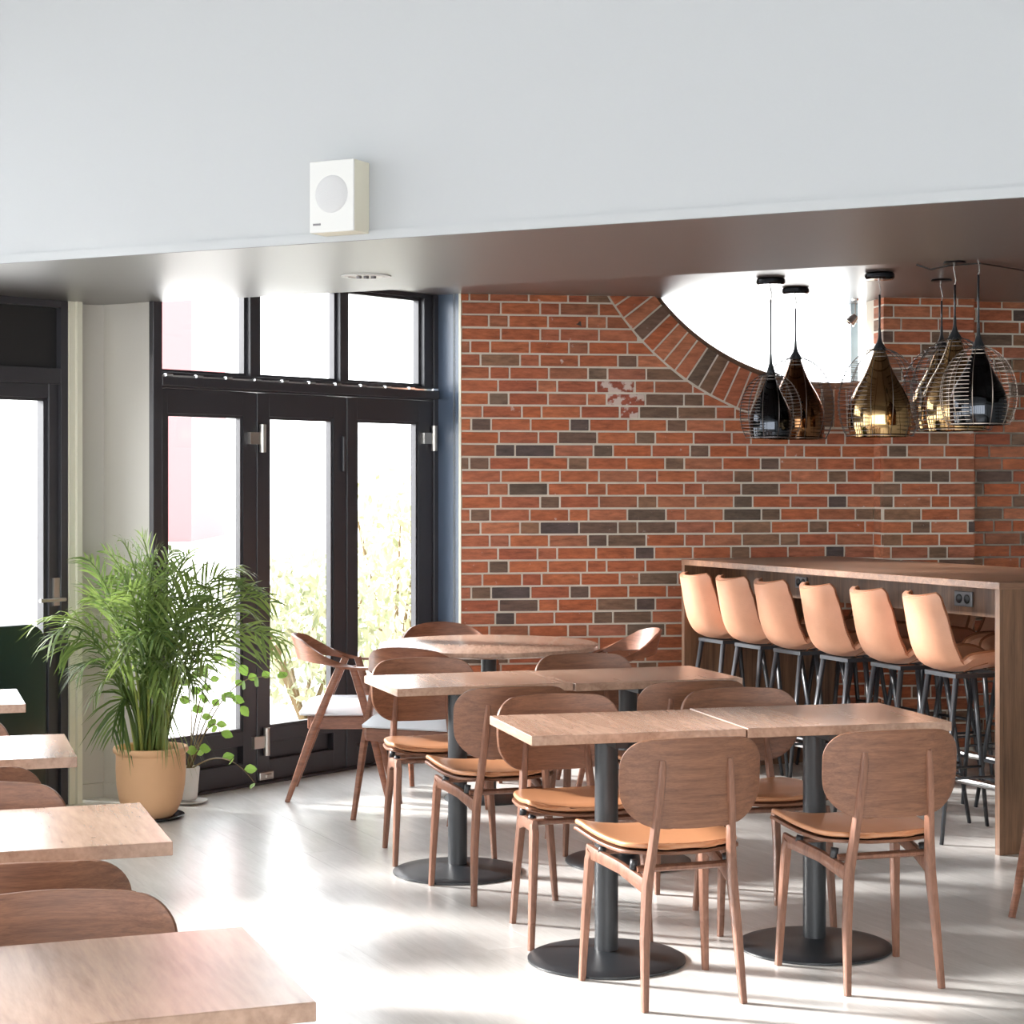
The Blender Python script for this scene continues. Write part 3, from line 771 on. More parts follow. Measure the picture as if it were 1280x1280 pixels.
# ------------------------------------------------------------------ tables
HT = .745
TABANG = math.radians(14.6)
def make_top(parent, w_, d_, th_):
    MB().box(-w_ / 2, w_ / 2, -d_ / 2, d_ / 2, -th_, 0).build('tabletop', M['table'], parent, .0015)
PEDS = []
PR = .252
def table(near_l, near_r, depth, label, ped=None, dz=0.0, group=None):
    a_ = Vector((near_l[0], near_l[1], 0)); b_ = Vector((near_r[0], near_r[1], 0)); d_ = b_ - a_; ln = d_.length; d_.normalize(); n_ = Vector((-d_.y, d_.x, 0))
    c_ = (a_ + b_) / 2 + n_ * depth / 2
    t_ = thing('dining_table', label, 'table', (c_.x, c_.y, HT + dz), math.atan2(d_.y, d_.x), group)
    make_top(t_, ln - .006, depth, .030)
    w_ped = (c_.x, c_.y) if not ped else (ped[0], ped[1]); PEDS.append(w_ped)
    px, py = 0, 0
    if ped:
        r_ = Matrix.Rotation(-math.atan2(d_.y, d_.x), 3, 'Z') @ (Vector((ped[0], ped[1], 0)) - c_); px, py = r_.x, r_.y
    # pedestal hangs below the top, base reaches the floor
    MB().lathe([(0, .036), (.045, .034), (.06, .032), (.20, .018), (PR - .008, .012), (PR, .008), (PR, .002), (PR - .004, 0), (0, 0)], 56, (px, py, -HT - dz)).build('base_plate', M['blackmetal'], t_)
    MB().lathe([(.0375, -HT - dz + .030), (.0375, -.05)], 28, (px, py, 0)).build('pole', M['blackmetal'], t_)
    bb = MB().box(px - .16, px + .16, py - .02, py + .02, -.05, -.03); bb.box(px - .02, px + .02, py - .16, py + .16, -.05, -.03)
    bb.build('top_bracket', M['blackmetal'], t_)
    return t_
TP = lambda u, v: P(u, v, HT)
nl1, ns1, nr1 = TP(663.4, 920.5), TP(933.8, 911.1), TP(1191, 902.4)
table(nl1, ns1, .535, 'rectangular walnut table in the front pair, with the bright free end', P(758, 1199.5))
table(ns1, nr1, .55, 'rectangular walnut table in the front pair, the half towards the bar', P(1018, 1183.5), .001)
nl2, nr2 = TP(495.4, 861.2), TP(929.4, 846); ns2 = nl2.lerp(nr2, .496)
table(nl2, ns2, .515, 'rectangular walnut table in the second pair, the half towards the glass doors', P(572, 1090))
table(ns2 + (nr2 - ns2).normalized() * .004, nr2, .53, 'rectangular walnut table in the second pair, the half beside the stools', P(785, 1077), -.004)
def left_table(br, fr_, label, wide=2.0):
    b_, f_ = TP(*br), TP(*fr_); d_ = (b_ - f_); n_ = d_.normalized(); x_ = Vector((n_.y, -n_.x, 0))
    a_ = f_ - x_ * wide
    return table(a_, f_, d_.length, label)
left_table((305, 1158), (398, 1252), 'walnut table at the bottom edge of the picture, largest of the window row')
left_table((177, 1003), (218, 1052), 'walnut table in the window row just in front of the palm')
left_table((82, 917), (98, 946), 'walnut table with white sheen between palm and green bench', 1.7)
left_table((22, 861), (33.5, 880), 'small-looking walnut table end farther along by the green bench', .9)

# round table
rt = thing('round_table', 'round walnut table standing before the brick wall', 'table', (-.112, 9.23, 0))
MB().lathe([(0, HT), (.52, HT), (.527, HT - .004), (.527, HT - .022), (.515, HT - .030), (0, HT - .030)], 72).build('tabletop', M['table'], rt)
MB().lathe([(0, .03), (.05, .03), (.205, .014), (.215, .006), (.215, 0), (0, 0)], 48).build('base_plate', M['blackmetal'], rt)
MB().lathe([(.037, .025), (.037, HT - .05)], 24).build('pole', M['blackmetal'], rt)
MB().box(-.16, .16, -.02, .02, HT - .05, HT - .03).build('top_bracket', M['blackmetal'], rt)

# ------------------------------------------------------------------ dining chair
def smooth_t(n): return [-math.cos(math.pi * k / n) for k in range(n + 1)]
def make_chair():
    t_ = thing('dining_chair', 'x', 'chair')
    # backrest
    g = []; W_, zc, hh = .218, .655, .120
    ts = smooth_t(26)
    for tz in ts:
        rc_ = .072 if tz > 0 else .088
        over = max(0.0, hh * abs(tz) - (hh - rc_))
        hw = W_ - rc_ + math.sqrt(max(0.0, rc_ * rc_ - over * over))
        if tz < 0: hw -= .016 * (-tz) ** 1.5
        row = []
        for k in range(21):
            x = hw * (-1 + 2 * k / 20)
            crown = .012 * (1 - (x / W_) ** 2) * (1 if tz > 0 else -1) * abs(tz)
            z = zc + hh * tz + crown
            y = -.152 - .052 * (1 - (x / W_) ** 2) - .06 * (z - zc) 
            row.append(Vector((x, y, z)))
        g.append(row)
    MB().sheet(g, .012).build('backrest', M['chairw'], t_, .002, 2)
    # seat pad + plywood shell
    def seat_grid(off, infl=0.0):
        g = []
        for i in range(33):
            ty = i / 32; ty = .5 - .5 * math.cos(math.pi * ty); y = -.146 + .378 * ty
            hw = (.178 + .052 * ty ** .8) + infl
            # rounded corners
            e = min(ty, 1 - ty); 
            if ty < .20: hw -= .085 * (1 - math.sqrt(max(0, 1 - ((.20 - ty) / .20) ** 2)))
            if ty > .92: hw -= .030 * (1 - math.sqrt(max(0, 1 - ((ty - .92) / .08) ** 2)))
            row = []
            for k in range(15):
                a_ = -1 + 2 * k / 14; x = hw * a_
                z = .437 + off + .026 * abs(a_) ** 2.6 * (.25 + .75 * ty) - .012 * math.sin(math.pi * ty) + .006 * ty
                if ty > .85: z -= .010 * ((ty - .85) / .15) ** 2
                row.append(Vector((x, y, z)))
            g.append(row)
        return g
    MB().sheet(seat_grid(.016, -.003), .016).build('seat_pad', M['leather'], t_, .006, 3)
    MB().sheet(seat_grid(-.001, .001), .010).build('seat_shell', M['chairw'], t_, .002, 2)
    for sx in (-1, 1):
        # front leg rounding into the side rail
        MB().tube([(sx * .205, .195, 0), (sx * .196, .185, .20), (sx * .188, .172, .375), (sx * .186, .160, .402)],
                  [(.011, .0115), (.014, .015), (.016, .018), (.014, .018)], 10, 3.2, up=(0, 1, 0)).build('leg', M['legw'], t_)
        MB().tube([(sx * .155, -.195, 0), (sx * .146, -.172, .20), (sx * .134, -.160, .36), (sx * .124, -.176, .46), (sx * .113, -.197, .60), (sx * .106, -.206, .69), (sx * .105, -.206, .722)],
                  [(.011, .0115), (.0145, .016), (.0155, .021), (.0135, .018), (.0135, .0145), (.0115, .0115), (.0085, .008)], 10, 3.0, up=(0, 1, 0)).build('leg', M['legw'], t_)
        MB().tube([(sx * .188, .183, .397), (sx * .183, .12, .395), (sx * .16, -.02, .382), (sx * .137, -.165, .352)],
                  [(.010, .024), (.011, .020), (.011, .019), (.011, .024)], 10, 3.4, up=(0, 0, 1)).build('side_rail', M['legw'], t_)
        MB().tube([(sx * .178, .10, .405), (sx * .172, .10, .424)], .012, 8).build('seat_spacer', M['blackmetal'], t_)
        MB().tube([(sx * .150, -.09, .39), (sx * .146, -.09, .420)], .012, 8).build('seat_spacer', M['blackmetal'], t_)
    MB().tube([(-.18, .13, .405), (.18, .13, .405)], [(.016, .010), (.016, .010)], 8, 3, up=(0, 0, 1)).build('cross_rail', M['legw'], t_)
    MB().tube([(-.145, -.10, .392), (.145, -.10, .392)], [(.016, .010), (.016, .010)], 8, 3, up=(0, 0, 1)).build('cross_rail', M['legw'], t_)
    return t_
proto = make_chair(); used = [False]
def chair(cx_, cy_, fx, fy, label, group):
    o = proto if not used[0] else copy_tree(proto); used[0] = True
    for _ in range(60):      # feet keep clear of the round base plates
        feet = [(cx_ + fy * a_ + fx * b_, cy_ - fx * a_ + fy * b_) for a_, b_ in ((-.205, .195), (.205, .195), (-.155, -.195), (.155, -.195))]
        if all(math.hypot(q[0] - w_[0], q[1] - w_[1]) > PR + .013 for q in feet for w_ in PEDS): break
        cx_ -= fx * .004; cy_ -= fy * .004
    o.location = (cx_, cy_, 0); o.rotation_euler = (0, 0, math.atan2(-fx, fy)); o['label'] = label; o['group'] = group
    return o
def chair_feet(rl, rr_, label, group):     # rear feet given in the chair's own left/right order
    a_, b_ = Vector((rl[0], rl[1])), Vector((rr_[0], rr_[1])); d_ = (b_ - a_).normalized(); f_ = Vector((-d_.y, d_.x)); c_ = (a_ + b_) / 2 + f_ * .195
    return chair(c_.x, c_.y, f_.x, f_.y, label, group)
FG = 'tan seated walnut chairs around the table pairs'
A0, A1 = P(804, 1262), P(925, 1253)
mA = (A0 + A1) / 2
def away(cx_, cy_, deg, label, g=FG): return chair(cx_, cy_, -math.sin(math.radians(deg)), math.cos(math.radians(deg)), label, g)
def toward(cx_, cy_, deg, label, g=FG): return chair(cx_, cy_, math.sin(math.radians(deg)), -math.cos(math.radians(deg)), label, g)
fa = Vector((-math.sin(math.radians(18)), math.cos(math.radians(18))))
def from_rear_mid(u0, v0, u1, v1, deg, label):
    m_ = (P(u0, v0) + P(u1, v1)) / 2; f_ = Vector((-math.sin(math.radians(deg)), math.cos(math.radians(deg))))
    return chair(m_.x + f_.x * .195, m_.y + f_.y * .195, f_.x, f_.y, label, FG)
from_rear_mid(804, 1262, 925, 1253, 18, 'walnut chair, back to us, at the front table half with the free end')
from_rear_mid(1059, 1243, 1178, 1237, 16, 'walnut chair with tan seat, its back to us, front table half nearer the bar')
from_rear_mid(590, 1130, 690, 1124, 18, 'walnut chair, back to us, tan seat showing beside the front table pairs free end')
from_rear_mid(813, 1112, 905, 1106, 17, 'walnut chair back between the table pairs, one post top above the front table')
def from_rear_mid_t(u0, v0, u1, v1, deg, label):
    m_ = (P(u0, v0) + P(u1, v1)) / 2; f_ = Vector((math.sin(math.radians(deg)), -math.cos(math.radians(deg))))
    return chair(m_.x + f_.x * .195, m_.y + f_.y * .195, f_.x, f_.y, label, FG)
from_rear_mid_t(645, 1157, 752, 1150, 16, 'walnut chair facing us behind the free end of the front table pair')
from_rear_mid_t(883, 1146, 985, 1140, 14, 'walnut chair facing us behind the front table half nearer the bar')
from_rear_mid_t(486, 1065, 578, 1058, 17, 'walnut chair facing us beyond the second pair, in front of an armchair')
from_rear_mid_t(687, 1052, 778, 1046, 17, 'walnut chair facing us beyond the second pair, mostly hidden, next to the round table')
LG = 'walnut chairs between the window tables'
def by_right_end(u, vtop, deg, toward_us, label):
    Y = (H - .777) * F / (vtop - 600); X = (u - 640) / F * Y
    r_ = math.radians(deg); d_ = Vector((math.cos(r_), math.sin(r_)))
    cx_, cy_ = X - d_.x * .213, Y - d_.y * .213
    f_ = Vector((math.sin(r_), -math.cos(r_))) if toward_us else Vector((-math.sin(r_), math.cos(r_)))
    # backrest centre sits .19 behind the chair centre
    return chair(cx_ + f_.x * .19, cy_ + f_.y * .19, f_.x, f_.y, label, LG)
by_right_end(215, 1115, 14, True, 'dark walnut chair back rising just behind the bottom-edge table')
by_right_end(160, 1075, 14, False, 'walnut chair back with a dark post tip, behind the backmost edge of another chair')
by_right_end(80, 980, 14, True, 'reddish walnut chair back just above the table near the palm')
by_right_end(50, 959, 14, False, 'walnut chair back peeping over the reddish one, in front of the green bench')
by_right_end(9, 900, 15, True, 'sliver of a walnut chair back beyond the white-sheened table')

# ------------------------------------------------------------------ armchairs round the round table
def make_armchair():
    t_ = thing('armchair', 'x', 'armchair')
    # one curved band: arms rising into a tall back (local +y is forward)
    R_ = .252; path = []
    n = 40
    for k in range(n + 1):
        s_ = -1 + 2 * k / n                       # -1 left arm tip, 0 back centre, 1 right arm tip
        a_ = abs(s_)
        if a_ < .62:
            th = s_ / .62 * math.radians(88); x = R_ * math.sin(th) * 1.02; y = -R_ * math.cos(th) + .03
        else:
            q = (a_ - .62) / .38; x = math.copysign(R_ * (1.02 - .03 * q), s_); y = .03 + .19 * q
        lift = (.5 + .5 * math.cos(math.pi * min(1, a_ / .74))) ** .62
        zb_ = .640 + .028 * lift; zt_ = .655 + .128 * lift
        path.append((x, y, zb_, zt_, lift, a_))
    g = []
    for x, y, zb_, zt_, lift, a_ in path:
        c_ = Vector((x, y, 0)); inn = Vector((-x, -(y - .03), 0))
        inn = inn.normalized() if a_ < .62 else Vector((-math.copysign(1, x), 0, 0))
        row = []
        for j in range(7):
            f_ = j / 6; flat = (1 - lift) * .042 * (f_ - .5)
            row.append(c_ + inn * (-.030 * f_ * lift + flat) + Vector((0, 0, zb_ + (zt_ - zb_) * f_ * (.15 + .85 * min(1, lift * 1.2 + .0)))))
        g.append(row)
    MB().sheet(g, .012).build('back_and_arms', M['armw'], t_)
    for sx in (-1, 1):
        MB().tube([(sx * .235, -.25, 0), (sx * .238, -.13, .33), (sx * .240, .0, .642)], [(.012, .012), (.017, .02), (.014, .018)], 10, 3, up=(0, 1, 0)).build('leg', M['armw'], t_)
        MB().tube([(sx * .225, .23, 0), (sx * .230, .155, .33), (sx * .240, .06, .645)], [(.012, .012), (.017, .02), (.014, .018)], 10, 3, up=(0, 1, 0)).build('leg', M['armw'], t_)
        MB().box(sx * .222 - .011, sx * .222 + .011, -.14, .16, .345, .405).build('side_rail', M['armw'], t_, .004)
    MB().box(-.22, .22, .14, .162, .345, .405).build('front_rail', M['armw'], t_, .004)
    MB().box(-.22, .22, -.155, -.133, .345, .405).build('back_rail', M['armw'], t_, .004)
    g = []
    for i in range(13):
        ty = -1 + 2 * i / 12; row = []
        for k in range(13):
            tx = -1 + 2 * k / 12; e = (1 - abs(tx) ** 6) * (1 - abs(ty) ** 6)
            row.append(Vector((.232 * tx * (1 - .06 * ty ** 6), .19 * ty, .41 + .045 * e ** .5 if e > 0 else .41)))
        g.append(row)
    MB().sheet(g, .012).build('seat_cushion', M['cushion'], t_)
    return t_
pa_ = make_armchair(); ua = [False]
AG = 'curved-back armchairs around the round table'
def armchair(cx_, cy_, fx, fy, label, group=AG):
    o = pa_ if not ua[0] else copy_tree(pa_); ua[0] = True
    o.location = (cx_, cy_, 0); o.rotation_euler = (0, 0, math.atan2(-fx, fy)); o['label'] = label; o['group'] = group
armchair(-.825, 9.36, 1.0, .03, 'walnut armchair with pale cushion seen side-on against the doors')
armchair(-.405, 8.785, .36, .92, 'walnut armchair seen from behind, its curved back between doors and second table pair')
armchair(-.33, 9.86, .22, -.97, 'walnut armchair beyond the round table, only its top rim showing')
armchair(.50, 9.62, -.93, -.18, 'armchair with sunlit whitish curved back against the bricks')

armchair(2.09, 6.70, .75, .66, 'walnut armchair cut by the picture edge before the bar end panel, one leg in view', 'armchair at the bar end')
# ------------------------------------------------------------------ bar
ZB = 1.113; BT = .030
far_len = 2.55; BW = .96
Bm = Matrix(((ldir.x, pdir.x, 0, bn.x), (ldir.y, pdir.y, 0, bn.y), (0, 0, 1, 0), (0, 0, 0, 1)))
bar = thing('bar_counter', 'long high walnut bar table with panel ends standing before the brick wall', 'bar table', tuple(bn), math.atan2(ldir.y, ldir.x))
# children are in bar space: x along its length, -y across it (away from the tables)
def bbox(x0, x1, p0, p1, z0, z1): return MB().box(x0, x1, -p1, -p0, z0, z1)
bbox(0, far_len, 0, BW, ZB - BT, ZB).build('worktop', M['bartop'], bar, .0015)
bbox(0, .03, .002, BW - .002, 0, ZB - BT).build('end_panel', M['bar'], bar, .001)
bbox(far_len - .03, far_len, .002, BW - .002, 0, ZB - BT).build('end_panel', M['bar'], bar, .001)
bbox(.03, far_len - .03, .26, .285, ZB - BT - .144, ZB - BT).build('apron', M['bar'], bar)
bbox(.03, far_len - .03, BW - .285, BW - .26, ZB - BT - .144, ZB - BT).build('apron', M['bar'], bar)
for px in (.23, .76):
    MB().tube([(.03, -px, .22), (far_len - .03, -px, .22)], .016, 12).build('foot_rail', M['chrome'], bar)
AP = Line(bn + pdir * .26, ldir, -pdir)
for (ua_, ub_, va, vb) in ((1195, 1217, 739, 758), (996, 1010, 721, 735)):
    s0, s1 = sorted((AP.s_at(ua_), AP.s_at(ub_))); z1_, z0_ = AP.z_at((ua_ + ub_) / 2, va), AP.z_at((ua_ + ub_) / 2, vb)
    pl = MB().box(s0, s1, -.26, -.250, z0_, z1_).build('power_outlet', M['plate'], bar, .002)
    for f_ in (.28, .72):
        cx_ = s0 + (s1 - s0) * f_; cz_ = (z0_ + z1_) / 2
        R_ = Matrix.Translation((cx_, -.2505, cz_)) @ Matrix.Rotation(-math.pi / 2, 4, 'X')
        MB().lathe([(0, .004), (.017, .004), (.020, .002), (.020, 0)], 20, (0, 0, 0), R_).build('socket', M['socket'], pl)

# ------------------------------------------------------------------ bar stools
def make_stool():
    t_ = thing('bar_stool', 'x', 'stool')
    # profile from seat front (local +y) back and up to the top of the back
    prof = [(.205, .722, .165), (.19, .742, .178), (.12, .748, .186), (.03, .738, .190), (-.06, .732, .192), (-.13, .742, .190), (-.18, .775, .185), (-.212, .83, .176), (-.232, .90, .166), (-.247, .97, .156), (-.256, 1.015, .148), (-.262, 1.035, .128)]
    # resample smoothly
    def cr(p0, p1, p2, p3, t): return tuple(.5 * ((2 * b) + (-a + c) * t + (2 * a - 5 * b + 4 * c - d) * t * t + (-a + 3 * b - 3 * c + d) * t ** 3) for a, b, c, d in zip(p0, p1, p2, p3))
    fine = []
    prof = [(a_, b_, c_ * .80) for a_, b_, c_ in prof]
    for i in range(len(prof) - 1):
        for k in range(3): fine.append(cr(prof[max(i - 1, 0)], prof[i], prof[i + 1], prof[min(i + 2, len(prof) - 1)], k / 3))
    fine.append(prof[-1]); g = []
    for idx, (y, z, hw) in enumerate(fine):
        f_ = idx / (len(fine) - 1); row = []
        up = max(0, min(1, (f_ - .35) / .25)); up = up * up * (3 - 2 * up)     # 0 on the seat, 1 on the back
        for k in range(17):
            a_ = -1 + 2 * k / 16; c_ = abs(a_) ** 2.4
            side = .055 * math.sin(math.pi * min(1, f_ / .62)) ** 1 if f_ < .62 else 0
            fwd = (.075 if f_ < .8 else .075 - .1 * (f_ - .8)) * up * c_
            zz = z + c_ * (.012 + side) * (1 - up) + (.014 * c_ if f_ > .9 else 0) * up
            row.append(Vector((hw * a_ * (1 - .04 * c_ * up), y + fwd, zz)))
        g.append(row)
    MB().sheet(g, .024).build('seat_shell', M['stoolleather'], t_)
    # piping along the rim
    rim = [r[0] for r in g] + g[-1][1:-1] + [r[-1] for r in reversed(g)]
    MB().tube([q + Vector((0, 0, .001)) for q in rim], .0065, 6).build('piping', M['stitch'], t_)
    for sx in (-1, 1):
        MB().tube([(sx * (hwx := .172), .0, .757), (sx * .1715, -.075, .742), (sx * .158, -.11, .722)], .002, 5).build('side_seam', M['stitch'], t_)
    fr_ = MB().box(-.12, .12, -.125, -.105, .690, .708); fr_.box(-.12, .12, .105, .125, .690, .708); fr_.box(-.12, -.10, -.105, .105, .690, .708); fr_.box(.10, .12, -.105, .105, .690, .708)
    fr_.build('seat_frame', M['stoolmetal'], t_)
    for sx in (-1, 1):
        for sy in (-1, 1):
            MB().tube([(sx * .152, sy * .215, 0), (sx * .105, sy * .112, .70)], [(.011, .007), (.020, .009)], 4, up=(0, 1, 0)).build('leg', M['stoolmetal'], t_)
    at_ = lambda z: (.152 - .047 * z / .70, .215 - .103 * z / .70)
    for sx in (-1, 1):
        x, y = at_(.27); MB().tube([(sx * x, -y, .27), (sx * x, y, .27)], .006, 8).build('side_stretcher', M['stoolmetal'], t_)
    for z, sy in ((.33, -1), (.22, 1)):
        x, y = at_(z); MB().tube([(-x, sy * y, z), (x, sy * y, z)], .008, 8).build('footrest', M['stoolmetal'], t_)
    return t_
ps = make_stool(); us = [False]
def stool(along, perp, flip, label, group, turn=0.0):
    o = ps if not us[0] else copy_tree(ps); us[0] = True
    q = bn + ldir * along + pdir * perp; f_ = -pdir if flip else pdir
    o.location = (q.x, q.y, 0); o.rotation_euler = (0, 0, math.atan2(-f_.x, f_.y) + turn); o['label'] = label; o['group'] = group
SG = 'tan leather bar stools along the near side of the bar'
alongs = [.425, .815, 1.215, 1.612, 1.966, 2.32]
lab = ['tan leather bar stool beside the bar end panel, largest of its row',
       'second tan bar stool counting from the big bar end panel',
       'third tan bar stool counting from the big bar end panel',
       'fourth tan bar stool counting from the big end panel, below a power outlet',
       'tan bar stool second from the far brick end of the bar',
       'tan bar stool last of the row, overlapping the far edge of the bar']
for i, a_ in enumerate(alongs): stool(a_, .165, False, lab[i], SG, [-.09, -.06, -.05, -.02, 0, 0][i])
SG2 = 'bar stools on the brick side of the bar'
lab2 = ['curled tan seat of a stool on the brick side, framed beside the bar end panel',
        'stool on the brick side of the bar, behind the second front stool',
        'stool on the brick side of the bar, behind the third front stool',
        'stool on the brick side of the bar, behind the fourth front stool',
        'stool on the brick side, glimpsed behind the last but one front stool',
        'stool on the brick side, hidden in the shade of the far end panel']
for i, a_ in enumerate([.42, .82, 1.22, 1.60, 1.96, 2.31]):
    stool(a_, BW - .08, True, lab2[i], SG2, .0)

# small grey pot on the floor beyond the bar
q = P(1213, 932)
gp = thing('plant_pot', 'small grey pot on the floor beyond the bar, glimpsed between stool legs', 'pot', tuple(q))
MB().lathe([(0, 0), (.045, 0), (.06, .12), (.064, .12), (.064, .13), (.052, .13), (.048, .10), (0, .10)], 28).build('pot_body', M['plate'], gp)
MB().lathe([(0, .101), (.047, .101)], 20).build('soil', M['soil'], gp)

# ------------------------------------------------------------------ pendant lamps
def pendant(u, v_can, v_bot, kind, label, hide_can=False, yy=None):
    Y = yy or (CEI - H) * F / (600 - v_can); X = (u - 640) / F * Y; zb_ = H - (v_bot - 600) / F * Y
    big = kind != 'black'
    rb, hb_, rc = (.155, .44, .208) if big else (.128, .355, .170)
    if kind == 'blacksmall': rb, hb_, rc = .108, .335, .160
    mat = {'gold': M['gold'], 'bronze': M['bronze'], 'black': M['blackglass'], 'blacksmall': M['blackglass']}[kind]
    t_ = thing('pendant_lamp', label, 'lamp', (X, Y, CEI), 0, 'caged pendant lamps over the bar')
    z0 = zb_ - CEI
    # bell shade: shoulder at 40% height, thin neck
    pf = [(.94, 0), (1.0, .12), (1.0, .26), (.965, .36), (.88, .45), (.74, .55), (.57, .65), (.42, .75), (.30, .85), (.21, .94), (.16, 1.0)]
    g = []
    for i in range(len(pf) - 1):
        for k in range(3):
            f_ = k / 3; g.append((rb * (pf[i][0] * (1 - f_) + pf[i + 1][0] * f_), hb_ * (pf[i][1] * (1 - f_) + pf[i + 1][1] * f_)))
    g.append((rb * pf[-1][0], hb_))
    inner_ = [(r - .004, z) for r, z in reversed(g)]
    MB().lathe(g + inner_, 48, (0, 0, z0), closed=True).build('glass_shade', mat, t_)
    ztop = z0 + hb_
    MB().lathe([(0, .10), (.006, .10), (.008, .055), (.014, .03), (rb * .18 + .004, .0), (rb * .19 + .004, -.012), (0, -.012)], 20, (0, 0, ztop)).build('neck_cap', M['blackmetal'], t_)
    # the cage: ribs and rings
    cp = []
    n = 16
    hc = hb_ * 1.0
    for k in range(n + 1):
        f_ = k / n; th = math.radians(-38) + math.radians(128) * f_
        r = rc * math.cos(th) ; z = math.sin(th)
        cp.append([r, z])
    zlo, zhi = cp[0][1], cp[-1][1]
    for c_ in cp: c_[1] = (c_[1] - zlo) / (zhi - zlo) * hc; c_[0] = max(c_[0], rb * .2)
    cp[0][0] = max(cp[0][0], rb * .97)
    wm = M['wired'] if big else M['wire']
    for k in range(12):
        a_ = 2 * math.pi * (k + .25) / 12
        MB().tube([(r * math.cos(a_), r * math.sin(a_), z0 + z) for r, z in cp], .0019, 5).build('cage_rib', wm, t_)
    rg_ = MB(); nr = 20
    for j in range(nr):
        zz = hc * (.012 + .93 * j / (nr - 1)); 
        for i in range(n):
            if cp[i][1] <= zz <= cp[i + 1][1]:
                q = (zz - cp[i][1]) / (cp[i + 1][1] - cp[i][1]); r = cp[i][0] * (1 - q) + cp[i + 1][0] * q; break
        # rings run as partial arcs: two sides of the globe are left open, as in a wire visor
        if j == 0: spans = [(0, 360)]; th_ = .0026
        else: spans = [(-62, 62), (118, 242)] if j < nr - 2 else [(0, 360)]; th_ = .0018
        for d0, d1 in spans:
            rg_.tube([(r * math.cos(math.radians(d0 + (d1 - d0) * q_ / 24)), r * math.sin(math.radians(d0 + (d1 - d0) * q_ / 24)), z0 + zz) for q_ in range(25)], th_, 4, cap=False)
    o = rg_.build('cage_rings', wm, t_); o['kind'] = 'stuff'
    # suspension
    MB().tube([(0, 0, ztop + .09), (0, 0, min(-.11, ztop + .55))], .0052, 8).build('rod', M['stoolmetal'], t_)
    z_r = min(-.11, ztop + .55)
    MB().tube([(0, 0, z_r), (.006, 0, z_r * .6 - .02), (-.006, 0, -.03), (0, 0, 0)], .0028, 6).build('cord', M['chrome'], t_)
    if not hide_can:
        MB().lathe([(0, 0), (.066, 0), (.074, -.008), (.074, -.026), (.066, -.034), (0, -.036)], 36).build('ceiling_rose', M['blackglass'], t_)
    else:
        MB().lathe([(0, 0), (.05, 0), (.055, -.01), (0, -.014)], 28).build('ceiling_rose', M['blackmetal'], t_)
    return t_
pendant(963.5, 348, 548, 'blacksmall', 'small black mirrored pendant in a wire cage, nearest the brick arch')
pendant(994.5, 360, 549, 'bronze', 'bronze mirrored pendant in a wire cage, partly behind the small black one')
pendant(1099.5, 341, 546, 'gold', 'gold bell pendant in a wire cage hanging alone in the middle of the row')
pendant(1177, 332, 539, 'gold', 'gold caged pendant almost hidden behind another gold one', True, 9.86)
pendant(1193.5, 327, 538.5, 'gold', 'pale gold caged pendant next to the big black one', True, 9.05)
pendant(1223, 322, 531.5, 'black', 'black mirrored caged pendant closest to the bar end panel', True, 8.60)
# loose ceiling cable between the lamps
cb = MB().tube([(1.93, 9.16, CEI - .004), (1.99, 9.12, CEI - .03), (2.08, 9.1, CEI - .012), (2.2, 9.02, CEI - .012), (2.45, 9.3, CEI - .010), (2.65, 9.5, CEI - .02)], .004, 6).build('ceiling_cable', M['blackmetal'])
tag(cb, 'thin black cable strung along the dark ceiling between pendants', 'cable')

# ------------------------------------------------------------------ banquette by the left window
bq_s0 = WD.s_at(59, .16)
bq = thing('banquette', 'dark green upholstered bench back below the left-out tall window'.replace('left-out ', ''), 'bench', tuple(WD.pt(bq_s0, 0, .03)), math.atan2(-dd.y, -dd.x))
LB = 2.6; zt_b = .875
# local: x along the wall (towards the hall), -y into the room
out = []
for k in range(7):
    a_ = math.pi / 2 * k / 6; out.append((.10 - .10 * math.sin(a_), zt_b - .10 + .10 * math.cos(a_)))
out = [(LB, zt_b)] + out + [(0, 0), (LB, 0)]
def yz_prism(pts, y0, y1):
    k = len(pts); mb = MB(); vs = [Vector((x, y0, z)) for x, z in pts] + [Vector((x, y1, z)) for x, z in pts]
    return mb.add(vs, [tuple(range(k)), tuple(range(2 * k - 1, k - 1, -1))] + [(i, (i + 1) % k, k + (i + 1) % k, k + i) for i in range(k)])
sgn = 1 if (Matrix.Rotation(math.atan2(-dd.y, -dd.x), 3, 'Z') @ Vector((0, 1, 0))).dot(DN) > 0 else -1
yz_prism(out, 0.0, sgn * .13).build('back_cushion', M['green'], bq, .012, 3)
y0, y1 = sorted((sgn * .13, sgn * .60))
MB().box(.75, LB, y0, y1, .12, .45).build('seat', M['green'], bq, .02, 3)
MB().box(.80, LB - .05, y0 + .02, y1 - .06, 0, .12).build('plinth', M['black_panel'], bq)

# ------------------------------------------------------------------ plants
pc = P(187.5, 1023); pc.y += .02
pot = thing('potted_palm', 'feathery green palm in a pale terracotta pot before the grey wall', 'plant', tuple(pc))
hp = .325; rp = .165
MB().lathe([(0, .009), (.098, .009), (.118, .03), (.140, .08), (.153, .15), (.157, .22), (.156, hp - .035), (.160, hp - .03), (.168, hp - .022), (.170, hp - .012), (.166, hp - .002), (.158, hp), (.148, hp - .006), (.143, hp - .03), (.140, hp - .05), (0, hp - .05)], 56).build('pot', M['terracotta'], pot)
MB().lathe([(0, hp - .048), (.141, hp - .040)], 32).build('soil', M['soil'], pot)
sb_ = MB().lathe([(0, 0), (.13, 0), (.152, .016), (.149, .018), (.125, .008), (0, .008)], 40, (pc.x, pc.y, 0)).build('saucer', M['saucerb'])
tag(sb_, 'black saucer on the floor beneath the terracotta pot', 'saucer')
